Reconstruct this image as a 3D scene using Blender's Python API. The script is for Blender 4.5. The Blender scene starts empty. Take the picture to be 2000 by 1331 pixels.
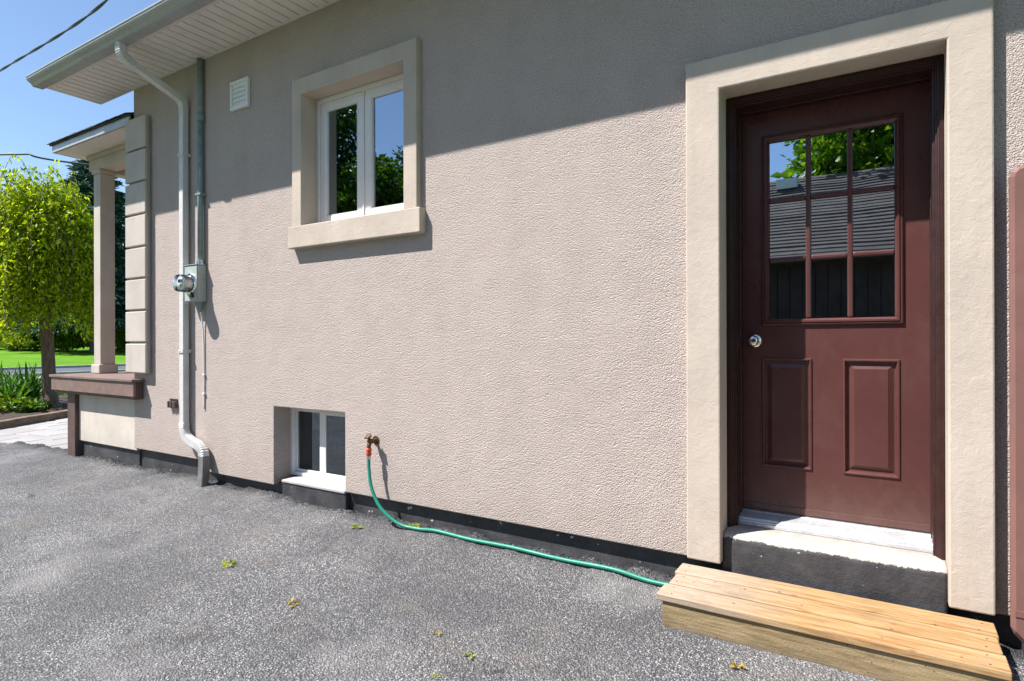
import bpy, bmesh, math, random
import numpy as np
from mathutils import Vector, Matrix

random.seed(7)
rng = np.random.default_rng(11)
scene = bpy.context.scene
COL = scene.collection

# ------------------------------------------------------------------ camera
YAW, PITCH, ROLL = 0.557767, 0.000786, -0.00279
cam_data = bpy.data.cameras.new("camera")
cam = bpy.data.objects.new("camera", cam_data)
COL.objects.link(cam)
fw = Vector((-math.sin(YAW) * math.cos(PITCH), math.cos(YAW) * math.cos(PITCH), math.sin(PITCH)))
rt = Vector((math.cos(YAW), math.sin(YAW), 0))
up = rt.cross(fw)
c_, s_ = math.cos(ROLL), math.sin(ROLL)
R_, U_ = c_ * rt + s_ * up, -s_ * rt + c_ * up
cam.matrix_world = Matrix(((R_.x, U_.x, -fw.x, 0.0), (R_.y, U_.y, -fw.y, -2.95), (R_.z, U_.z, -fw.z, 1.3), (0, 0, 0, 1)))
cam_data.sensor_width = 36
cam_data.lens = 36 * 1170.6 / 2000
cam_data.clip_start = 0.05
cam_data.clip_end = 1500
scene.camera = cam
scene.cycles.max_bounces = 6
scene.cycles.diffuse_bounces = 3
scene.cycles.glossy_bounces = 3
scene.cycles.transmission_bounces = 4
scene.cycles.transparent_max_bounces = 8

# ------------------------------------------------------------------ light
SUN_TO = Vector((-1.03, -1.0, 2.03)).normalized()
sun_el = math.asin(SUN_TO.z)
sun_az = math.atan2(SUN_TO.x, SUN_TO.y)
world = bpy.data.worlds.new("World")
scene.world = world
world.use_nodes = True
wn = world.node_tree
wn.nodes.clear()
w_out = wn.nodes.new("ShaderNodeOutputWorld")
w_bg = wn.nodes.new("ShaderNodeBackground")
w_sky = wn.nodes.new("ShaderNodeTexSky")
w_sky.sky_type = 'NISHITA'
w_sky.sun_disc = False
w_sky.sun_elevation = sun_el
w_sky.sun_rotation = sun_az % (2 * math.pi)
w_sky.air_density = 1.0
w_sky.dust_density = 0.25
w_sky.ozone_density = 3.0
w_bg.inputs['Strength'].default_value = 0.087
wn.links.new(w_sky.outputs[0], w_bg.inputs[0])
wn.links.new(w_bg.outputs[0], w_out.inputs[0])

sun_data = bpy.data.lights.new("sun", 'SUN')
sun_data.energy = 4.8
sun_data.angle = math.radians(0.5)
sun_data.color = (1.0, 0.965, 0.93)
sun = bpy.data.objects.new("sun", sun_data)
sun.rotation_euler = SUN_TO.to_track_quat('Z', 'Y').to_euler()
sun.location = (-10, -10, 20)
COL.objects.link(sun)

scene.view_settings.view_transform = 'Standard'
scene.view_settings.look = 'None'
scene.view_settings.gamma = 1
scene.view_settings.use_curve_mapping = False
scene.view_settings.exposure = 1.12


# ------------------------------------------------------------------ materials
class NT:
    def __init__(self, name):
        self.m = bpy.data.materials.new(name)
        self.m.use_nodes = True
        self.t = self.m.node_tree
        self.b = self.t.nodes['Principled BSDF']
        self.out = self.t.nodes['Material Output']
        self._pos = None

    def n(self, kind, **kw):
        nd = self.t.nodes.new('ShaderNode' + kind)
        for k, v in kw.items():
            if hasattr(nd, k) and k not in nd.inputs:
                setattr(nd, k, v)
            else:
                self.set(nd, k, v)
        return nd

    def set(self, nd, k, v):
        i = nd.inputs[k]
        if isinstance(v, bpy.types.NodeSocket):
            self.t.links.new(v, i)
        else:
            if i.type == 'RGBA' and len(v) == 3:
                v = (*v, 1)
            i.default_value = v

    def pos(self, scale=(1, 1, 1), loc=(0, 0, 0), rot=(0, 0, 0)):
        if self._pos is None:
            self._pos = self.n('NewGeometry').outputs['Position']
        mp = self.n('Mapping')
        self.set(mp, 'Vector', self._pos)
        mp.inputs['Scale'].default_value = scale
        mp.inputs['Location'].default_value = loc
        mp.inputs['Rotation'].default_value = rot
        return mp.outputs[0]

    def noise(self, scale, detail=3, rough=0.55, vec=None, dist=0.0):
        nd = self.n('TexNoise')
        self.set(nd, 'Vector', vec if vec is not None else self.pos())
        nd.inputs['Scale'].default_value = scale
        nd.inputs['Detail'].default_value = detail
        nd.inputs['Roughness'].default_value = rough
        nd.inputs['Distortion'].default_value = dist
        return nd.outputs['Fac']

    def voronoi(self, scale, feature='F1', vec=None, out='Distance', rnd=1.0):
        nd = self.n('TexVoronoi', feature=feature)
        self.set(nd, 'Vector', vec if vec is not None else self.pos())
        nd.inputs['Scale'].default_value = scale
        nd.inputs['Randomness'].default_value = rnd
        return nd.outputs[out]

    def ramp(self, fac, stops, interp='LINEAR'):
        nd = self.n('ValToRGB')
        cr = nd.color_ramp
        cr.interpolation = interp
        while len(cr.elements) < len(stops):
            cr.elements.new(0.5)
        for e, (p, c) in zip(cr.elements, stops):
            e.position = p
            e.color = (*c, 1) if hasattr(c, '__len__') else (c, c, c, 1)
        self.set(nd, 'Fac', fac)
        return nd.outputs['Color']

    def mix(self, fac, a, b, mode='MIX'):
        nd = self.n('MixRGB', blend_type=mode)
        self.set(nd, 'Fac', fac)
        self.set(nd, 'Color1', a)
        self.set(nd, 'Color2', b)
        return nd.outputs[0]

    def math(self, op, a, b=0.0):
        nd = self.n('Math', operation=op)
        for i, v in enumerate((a, b)):
            if isinstance(v, bpy.types.NodeSocket):
                self.t.links.new(v, nd.inputs[i])
            else:
                nd.inputs[i].default_value = v
        return nd.outputs[0]

    def bump(self, h, strength=0.5, dist=0.01, normal=None):
        nd = self.n('Bump')
        self.set(nd, 'Height', h)
        nd.inputs['Strength'].default_value = strength
        nd.inputs['Distance'].default_value = dist
        if normal is not None:
            self.set(nd, 'Normal', normal)
        return nd.outputs[0]

    def fin(self, col=None, rough=None, normal=None, metal=None, spec=None, **kw):
        if col is not None: self.set(self.b, 'Base Color', col)
        if rough is not None: self.set(self.b, 'Roughness', rough)
        if normal is not None: self.set(self.b, 'Normal', normal)
        if metal is not None: self.set(self.b, 'Metallic', metal)
        if spec is not None: self.set(self.b, 'Specular IOR Level', spec)
        for k, v in kw.items(): self.set(self.b, k, v)
        return self.m


def simple(name, col, rough=0.6, metal=0.0, var=0.08, vscale=9.0, bump=0.0, bscale=300.0, spec=0.4, grime=0.0):
    t = NT(name)
    f = t.noise(vscale, 4)
    lo = tuple(max(0, c * (1 - var * 2)) for c in col)
    hi = tuple(min(1, c * (1 + var * 2)) for c in col)
    c = t.ramp(f, [(0.25, lo), (0.75, hi)])
    if grime:
        g = t.ramp(t.noise(vscale * 3.1, 6, 0.7), [(0.5, 0.0), (0.75, 1.0)])
        c = t.mix(t.math('MULTIPLY', g, grime), c, tuple(x * 0.45 for x in col))
    nrm = t.bump(t.noise(bscale, 3), bump, 0.002) if bump else None
    r = t.ramp(t.noise(vscale * 2.3, 3), [(0.3, max(0, rough - 0.08)), (0.7, min(1, rough + 0.08))])
    return t.fin(c, r, nrm, metal, spec)


def m_stucco():
    t = NT('rough_stucco')
    big = t.noise(0.8, 5, 0.6)
    streak = t.noise(1.0, 5, 0.65, vec=t.pos((4.5, 4.5, 0.35)))
    blot = t.noise(5.5, 5, 0.65)
    grain = t.noise(120, 4, 0.75)
    c = t.ramp(big, [(0.3, (0.445, 0.370, 0.330)), (0.7, (0.52, 0.442, 0.400))])
    c = t.mix(0.45, c, t.ramp(streak, [(0.3, (0.385, 0.322, 0.290)), (0.7, (0.55, 0.468, 0.422))]))
    c = t.mix(0.42, c, t.ramp(blot, [(0.3, (0.40, 0.335, 0.30)), (0.7, (0.54, 0.46, 0.412))]))
    c = t.mix(0.46, c, t.ramp(grain, [(0.32, (0.17, 0.138, 0.123)), (0.5, (0.45, 0.378, 0.338)), (0.68, (0.72, 0.63, 0.575))]))
    mot = t.ramp(t.noise(2.6, 6, 0.7, vec=t.pos((1, 1, 0.7), (5, 0, 3))), [(0.50, 0.0), (0.72, 1.0)])
    c = t.mix(t.math('MULTIPLY', mot, 0.22), c, (0.30, 0.25, 0.225))
    pock = t.voronoi(17, vec=t.pos(loc=(3, 0, 7)))
    c = t.mix(t.ramp(pock, [(0.04, 0.45), (0.10, 0.0)]), c, (0.24, 0.195, 0.165))
    splash = t.ramp(t.math('ADD', t.n('SeparateXYZ', Vector=t.pos()).outputs['Z'], t.math('MULTIPLY', t.noise(7, 5, 0.65), 0.35)),
                    [(0.36, 0.6), (0.66, 0.0)])
    c = t.mix(t.math('MULTIPLY', splash, 0.55), c, (0.33, 0.265, 0.215))
    h = t.math('ADD', t.math('MULTIPLY', t.voronoi(165), -0.85), t.math('MULTIPLY', t.noise(125, 4, 0.7), 0.95))
    h = t.math('ADD', h, t.math('MULTIPLY', blot, 1.8))
    nrm = t.bump(h, 0.95, 0.0055)
    return t.fin(c, 0.92, nrm, spec=0.15)


def m_trim(name, col, bs=0.35):
    t = NT(name)
    f = t.noise(3.0, 5, 0.6)
    lo = tuple(c * 0.88 for c in col)
    hi = tuple(min(1, c * 1.07) for c in col)
    c = t.ramp(f, [(0.3, lo), (0.7, hi)])
    st = t.ramp(t.noise(1.6, 6, 0.7, vec=t.pos((7, 7, 0.6))), [(0.5, 0.0), (0.72, 1.0)])
    c = t.mix(t.math('MULTIPLY', st, 0.28), c, tuple(x * 0.68 for x in col))
    sp = t.ramp(t.noise(38, 5, 0.7), [(0.62, 0.0), (0.78, 1.0)])
    c = t.mix(t.math('MULTIPLY', sp, 0.22), c, tuple(x * 0.62 for x in col))
    z = t.n('SeparateXYZ', Vector=t.pos()).outputs['Z']
    dirt = t.ramp(t.math('ADD', z, t.math('MULTIPLY', t.noise(9, 6, 0.7), 0.45)), [(0.45, 0.55), (0.72, 0.0)])
    c = t.mix(t.math('MULTIPLY', dirt, 0.6), c, tuple(x * 0.6 for x in col))
    h = t.math('ADD', t.noise(26, 5, 0.6, dist=0.8), t.math('MULTIPLY', t.noise(180, 3), 0.35))
    nrm = t.bump(t.math('ADD', h, t.math('MULTIPLY', f, 1.5)), bs, 0.006)
    return t.fin(c, 0.85, nrm, spec=0.2)


def m_asphalt():
    t = NT('worn_asphalt')
    vec = t.pos()
    warp = t.n('MixRGB', blend_type='ADD')
    t.set(warp, 'Fac', 0.006)
    t.set(warp, 'Color1', vec)
    nz = t.n('TexNoise', Vector=vec, Scale=60.0)
    t.set(warp, 'Color2', nz.outputs['Color'])
    wv = warp.outputs[0]
    d1 = t.voronoi(116, vec=wv)
    c1 = t.voronoi(116, vec=wv, out='Color')
    d2 = t.voronoi(240, vec=wv)
    c2 = t.voronoi(240, vec=wv, out='Color')
    g1 = t.n('SeparateColor', Color=c1).outputs[0]
    g2 = t.n('SeparateColor', Color=c2).outputs[1]
    big = t.noise(0.75, 5, 0.62)
    mid = t.noise(3.7, 4, 0.6)
    wear = t.math('ADD', t.math('MULTIPLY', big, 0.75), t.math('MULTIPLY', mid, 0.25))
    # stones exposed where worn, tar-black binder between
    stone = t.ramp(g1, [(0.0, (0.045, 0.045, 0.049)), (0.40, (0.095, 0.093, 0.098)), (0.62, (0.25, 0.245, 0.245)),
                        (0.86, (0.56, 0.55, 0.54)), (1.0, (0.75, 0.73, 0.71))])
    stone2 = t.ramp(g2, [(0.0, (0.06, 0.06, 0.064)), (0.5, (0.115, 0.113, 0.117)), (0.85, (0.22, 0.215, 0.215)), (1.0, (0.48, 0.47, 0.46))])
    sel = t.ramp(d1, [(0.30, 1.0), (0.52, 0.0)])
    c = t.mix(sel, stone2, stone)
    binder = (0.078, 0.077, 0.080)
    wf = t.ramp(wear, [(0.38, 0.40), (0.60, 1.0)])
    c = t.mix(wf, binder, c)
    patch = t.ramp(t.noise(1.25, 5, 0.6, vec=t.pos(loc=(1.5, 8.2, 0))), [(0.50, 0.0), (0.66, 1.0)])
    c = t.mix(t.math('MULTIPLY', patch, 0.30), c, (0.052, 0.052, 0.056))
    pale = t.ramp(t.noise(0.9, 5, 0.65, vec=t.pos(loc=(6.4, 3.1, 0))), [(0.52, 0.0), (0.68, 1.0)])
    c = t.mix(t.math('MULTIPLY', pale, 0.48), c, (0.35, 0.34, 0.33))
    ce = t.voronoi(1.15, 'DISTANCE_TO_EDGE', vec=t.pos(loc=(0.3, 0.9, 0)))
    cw = t.math('ADD', ce, t.math('MULTIPLY', t.math('SUBTRACT', t.noise(9, 6, 0.75), 0.5), 0.10))
    crack = t.math('MULTIPLY', t.ramp(cw, [(0.0, 1.0), (0.007, 0.0)]), t.ramp(t.noise(1.1, 3, vec=t.pos(loc=(2, 5, 0))), [(0.54, 0.0), (0.60, 1.0)]))
    c = t.mix(t.math('MULTIPLY', crack, 0.7), c, (0.02, 0.02, 0.02))
    dust = t.ramp(t.noise(2.3, 6, 0.65, vec=t.pos(loc=(4, 2, 0))), [(0.52, 0.0), (0.74, 1.0)])
    c = t.mix(t.math('MULTIPLY', dust, 0.38), c, (0.27, 0.235, 0.20))
    rust = t.ramp(t.noise(1.7, 5, 0.6, vec=t.pos(loc=(11, 7, 0))), [(0.66, 0.0), (0.76, 1.0)])
    c = t.mix(t.math('MULTIPLY', rust, 0.28), c, (0.24, 0.15, 0.10))
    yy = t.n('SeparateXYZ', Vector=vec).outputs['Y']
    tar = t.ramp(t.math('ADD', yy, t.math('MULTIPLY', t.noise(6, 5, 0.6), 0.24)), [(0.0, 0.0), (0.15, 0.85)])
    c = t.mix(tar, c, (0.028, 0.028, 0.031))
    h1 = t.math('SUBTRACT', 1.0, t.math('MULTIPLY', d1, 1.3))
    h = t.math('ADD', h1, t.math('MULTIPLY', t.math('SUBTRACT', 1.0, d2), 0.5))
    h = t.math('ADD', h, t.math('MULTIPLY', g1, 0.6))
    nrm = t.bump(h, 1.0, 0.0075)
    return t.fin(c, 0.72, nrm, spec=0.35)


def m_plank():
    t = NT('step_pine')
    v = t.pos((1.3, 22, 22))
    g = t.noise(2.6, 6, 0.62, vec=v, dist=1.2)
    fine = t.noise(9, 4, 0.6, vec=t.pos((2.0, 60, 60)))
    c = t.ramp(g, [(0.36, (0.22, 0.105, 0.034)), (0.5, (0.37, 0.235, 0.105)), (0.64, (0.44, 0.31, 0.17))])
    c = t.mix(0.22, c, t.ramp(fine, [(0.3, (0.25, 0.12, 0.05)), (0.7, (0.55, 0.38, 0.20))]))
    x = t.n('SeparateXYZ', Vector=t.pos()).outputs['X']
    fade = t.ramp(t.math('ADD', t.math('ADD', x, 0.45), t.math('MULTIPLY', t.noise(4, 6, 0.7, vec=t.pos((1, 5, 1))), 0.5)),
                  [(0.02, 1.0), (0.42, 0.0)])
    c = t.mix(t.math('MULTIPLY', fade, 0.78), c, (0.38, 0.32, 0.26))
    kn = t.voronoi(4.2, vec=t.pos((1.0, 2.4, 1.0)))
    kf = t.ramp(kn, [(0.035, 1.0), (0.085, 0.0)])
    c = t.mix(t.math('MULTIPLY', kf, 0.75), c, (0.20, 0.085, 0.03))
    nail = t.voronoi(11, vec=t.pos((1, 1, 1), (3, 1, 2)))
    c = t.mix(t.ramp(nail, [(0.05, 0.85), (0.085, 0.0)]), c, (0.13, 0.07, 0.035))
    sc = t.ramp(t.noise(5.0, 6, 0.7, vec=t.pos((1.2, 7, 7), (5, 1, 0))), [(0.55, 0.0), (0.68, 1.0)])
    c = t.mix(t.math('MULTIPLY', sc, 0.5), c, (0.34, 0.125, 0.035))
    gr = t.ramp(t.noise(7, 5, 0.75, vec=t.pos((0.5, 11, 11), (2, 4, 0))), [(0.52, 0.0), (0.64, 1.0)])
    c = t.mix(t.math('MULTIPLY', gr, 0.55), c, (0.22, 0.105, 0.04))
    soil = t.ramp(t.noise(5.5, 6, 0.75, vec=t.pos(loc=(7, 3, 1))), [(0.52, 0.0), (0.74, 1.0)])
    c = t.mix(t.math('MULTIPLY', soil, 0.65), c, (0.20, 0.165, 0.13))
    nrm = t.bump(t.math('ADD', g, t.math('MULTIPLY', fine, 0.5)), 0.45, 0.004)
    return t.fin(c, 0.7, nrm, spec=0.25)


def m_board():
    t = NT('step_treated_board')
    v = t.pos((1.6, 20, 20))
    g = t.noise(3.0, 6, 0.65, vec=v, dist=0.8)
    c = t.ramp(g, [(0.3, (0.17, 0.12, 0.058)), (0.55, (0.29, 0.215, 0.118)), (0.8, (0.39, 0.30, 0.18))])
    st = t.ramp(t.noise(3.0, 6, 0.7, vec=t.pos((1, 1, 2.0), (2, 0, 1))), [(0.52, 0.0), (0.7, 1.0)])
    c = t.mix(t.math('MULTIPLY', st, 0.75), c, (0.085, 0.062, 0.036))
    z = t.n('SeparateXYZ', Vector=t.pos()).outputs['Z']
    mud = t.ramp(t.math('ADD', z, t.math('MULTIPLY', t.noise(12, 5, 0.7), 0.09)), [(0.12, 0.75), (0.165, 0.0)])
    c = t.mix(mud, c, (0.16, 0.125, 0.085))
    sp = t.voronoi(34)
    c = t.mix(t.ramp(sp, [(0.07, 0.8), (0.12, 0.0)]), c, (0.045, 0.03, 0.018))
    nrm = t.bump(t.math('ADD', g, t.math('MULTIPLY', t.noise(120, 4), 0.6)), 0.5, 0.005)
    return t.fin(c, 0.85, nrm, spec=0.2)


def m_black_parge(name, edge=None):
    t = NT(name)
    f = t.noise(6, 6, 0.65)
    c = t.ramp(f, [(0.3, (0.020, 0.020, 0.023)), (0.7, (0.060, 0.058, 0.062))])
    ch = t.ramp(t.noise(13, 6, 0.6, vec=t.pos((1, 1, 1.4), (1, 5, 3))), [(0.672, 0.0), (0.69, 1.0)])
    c = t.mix(ch, c, (0.62, 0.58, 0.53))
    du = t.ramp(t.noise(2.5, 5, 0.7, vec=t.pos(loc=(9, 3, 3))), [(0.5, 0.0), (0.8, 1.0)])
    c = t.mix(t.math('MULTIPLY', du, 0.45), c, (0.13, 0.125, 0.125))
    if edge is not None:
        z = t.n('SeparateXYZ', Vector=t.pos()).outputs['Z']
        k = t.math('ADD', z, t.math('MULTIPLY', t.math('SUBTRACT', t.math('ADD', t.math('MULTIPLY', t.noise(9, 4, 0.7), 0.5), t.math('MULTIPLY', t.noise(70, 5, 0.8), 0.5)), 0.5), 0.062))
        e = t.ramp(t.math('MULTIPLY', t.math('SUBTRACT', k, edge), 60.0), [(0.0, 0.0), (0.25, 1.0)])
        cem = t.ramp(t.noise(14, 6, 0.65), [(0.3, (0.34, 0.30, 0.26)), (0.7, (0.50, 0.455, 0.405))])
        c = t.mix(e, c, cem)
    h = t.math('ADD', t.noise(14, 5, 0.6), t.math('MULTIPLY', t.noise(120, 4, 0.6), 0.35))
    nrm = t.bump(h, 0.55, 0.012)
    return t.fin(c, 0.62, nrm, spec=0.4)


def m_door():
    t = NT('door_brown_paint')
    f = t.noise(3, 4)
    c = t.ramp(f, [(0.3, (0.078, 0.029, 0.026)), (0.7, (0.096, 0.037, 0.033))])
    sp = t.ramp(t.noise(150, 3, 0.7), [(0.72, 0.0), (0.80, 1.0)])
    c = t.mix(t.math('MULTIPLY', sp, 0.2), c, (0.26, 0.16, 0.13))
    du = t.ramp(t.noise(4.5, 6, 0.72, vec=t.pos((1, 1, 0.6), (3, 2, 5))), [(0.5, 0.0), (0.8, 1.0)])
    c = t.mix(t.math('MULTIPLY', du, 0.22), c, (0.20, 0.125, 0.10))
    scr = t.ramp(t.noise(9, 5, 0.8, vec=t.pos((0.5, 4, 14), (1, 0, 4))), [(0.70, 0.0), (0.76, 1.0)])
    c = t.mix(t.math('MULTIPLY', scr, 0.25), c, (0.27, 0.19, 0.16))
    z = t.n('SeparateXYZ', Vector=t.pos()).outputs['Z']
    foot = t.ramp(t.math('ADD', z, t.math('MULTIPLY', t.noise(10, 6, 0.7), 0.35)), [(0.58, 0.6), (0.82, 0.0)])
    c = t.mix(t.math('MULTIPLY', foot, 0.5), c, (0.20, 0.14, 0.115))
    nrm = t.bump(t.noise(420, 2), 0.12, 0.001)
    nrm = t.bump(t.noise(7, 2), 0.12, 0.004, nrm)
    return t.fin(c, t.ramp(t.noise(9, 4), [(0.3, 0.24), (0.7, 0.36)]), nrm, spec=0.34)


def m_glass(name, refl=0.22, tint=(0.80, 0.86, 0.84)):
    t = NT(name)
    t.t.nodes.remove(t.b)
    gl = t.n('BsdfGlossy')
    gl.inputs['Roughness'].default_value = 0.0
    gl.inputs['Color'].default_value = (0.74, 0.87, 1.0, 1)
    nrm = t.bump(t.noise(2.3, 1), 0.035, 0.02)
    t.set(gl, 'Normal', nrm)
    tr = t.n('BsdfTransparent')
    tr.inputs['Color'].default_value = (*tint, 1)
    fr = t.n('Fresnel')
    fr.inputs['IOR'].default_value = 1.5
    fac = t.math('MINIMUM', t.math('ADD', fr.outputs[0], refl), 1.0)
    mx = t.n('MixShader')
    t.t.links.new(fac, mx.inputs[0])
    t.t.links.new(tr.outputs[0], mx.inputs[1])
    t.t.links.new(gl.outputs[0], mx.inputs[2])
    t.t.links.new(mx.outputs[0], t.out.inputs['Surface'])
    return t.m


def m_leaf(name, stops, trans=0.35, rough=0.5):
    t = NT(name)
    ri = t.n('NewGeometry').outputs['Random Per Island']
    c = t.ramp(ri, stops)
    t.fin(c, rough, spec=0.3)
    tl = t.n('BsdfTranslucent')
    t.set(tl, 'Color', t.mix(1.0, c, (1.0, 1.0, 0.45), 'MULTIPLY'))
    mx = t.n('MixShader')
    mx.inputs[0].default_value = trans
    t.t.links.new(t.b.outputs[0], mx.inputs[1])
    t.t.links.new(tl.outputs[0], mx.inputs[2])
    t.t.links.new(mx.outputs[0], t.out.inputs['Surface'])
    return t.m


def m_bark(name, a, b):
    t = NT(name)
    v = t.pos((9, 9, 1.6))
    n = t.noise(3.5, 6, 0.7, vec=v, dist=1.0)
    c = t.ramp(n, [(0.3, a), (0.7, b)])
    nrm = t.bump(n, 0.9, 0.03)
    return t.fin(c, 0.9, nrm, spec=0.15)


def m_lawn():
    t = NT('lawn_grass')
    f = t.noise(0.35, 5, 0.6)
    g = t.noise(30, 4, 0.7)
    c = t.ramp(f, [(0.3, (0.075, 0.20, 0.010)), (0.7, (0.15, 0.33, 0.016))])
    c = t.mix(0.4, c, t.ramp(g, [(0.3, (0.03, 0.09, 0.008)), (0.7, (0.16, 0.31, 0.03))]))
    nrm = t.bump(g, 0.8, 0.05)
    return t.fin(c, 0.9, nrm, spec=0.1)


def m_shingle(name, a, b):
    t = NT(name)
    br = t.voronoi(1.0, vec=t.pos((3.2, 7.0, 1.0)), out='Color')
    c = t.ramp(t.n('SeparateColor', Color=br).outputs[0], [(0.1, a), (0.9, b)])
    c = t.mix(0.35, c, t.ramp(t.noise(90, 3), [(0.3, tuple(x * 0.5 for x in a)), (0.7, tuple(min(1, x * 1.5) for x in b))]))
    return t.fin(c, 0.9, t.bump(t.noise(120, 3), 0.5, 0.004), spec=0.15)


def m_paver():
    t = NT('pale_paver')
    ri = t.n('ObjectInfo').outputs['Random']
    c = t.ramp(ri, [(0.0, (0.27, 0.26, 0.255)), (0.5, (0.32, 0.305, 0.30)), (1.0, (0.38, 0.365, 0.36))])
    c = t.mix(0.3, c, t.ramp(t.noise(45, 4, 0.7), [(0.3, (0.19, 0.18, 0.175)), (0.7, (0.42, 0.405, 0.39))]))
    return t.fin(c, 0.85, t.bump(t.noise(90, 4), 0.4, 0.004), spec=0.2)


def m_soffit():
    t = NT('vinyl_soffit')
    sx = t.pos((150, 150, 1))
    d = t.voronoi(1.0, vec=sx, rnd=0.0)
    hole = t.ramp(d, [(0.20, 1.0), (0.36, 0.0)])
    c = t.ramp(t.noise(4, 4), [(0.3, (0.68, 0.62, 0.58)), (0.7, (0.78, 0.72, 0.68))])
    c = t.mix(t.math('MULTIPLY', hole, 0.75), c, (0.05, 0.045, 0.04))
    return t.fin(c, 0.5, spec=0.35)


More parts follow.
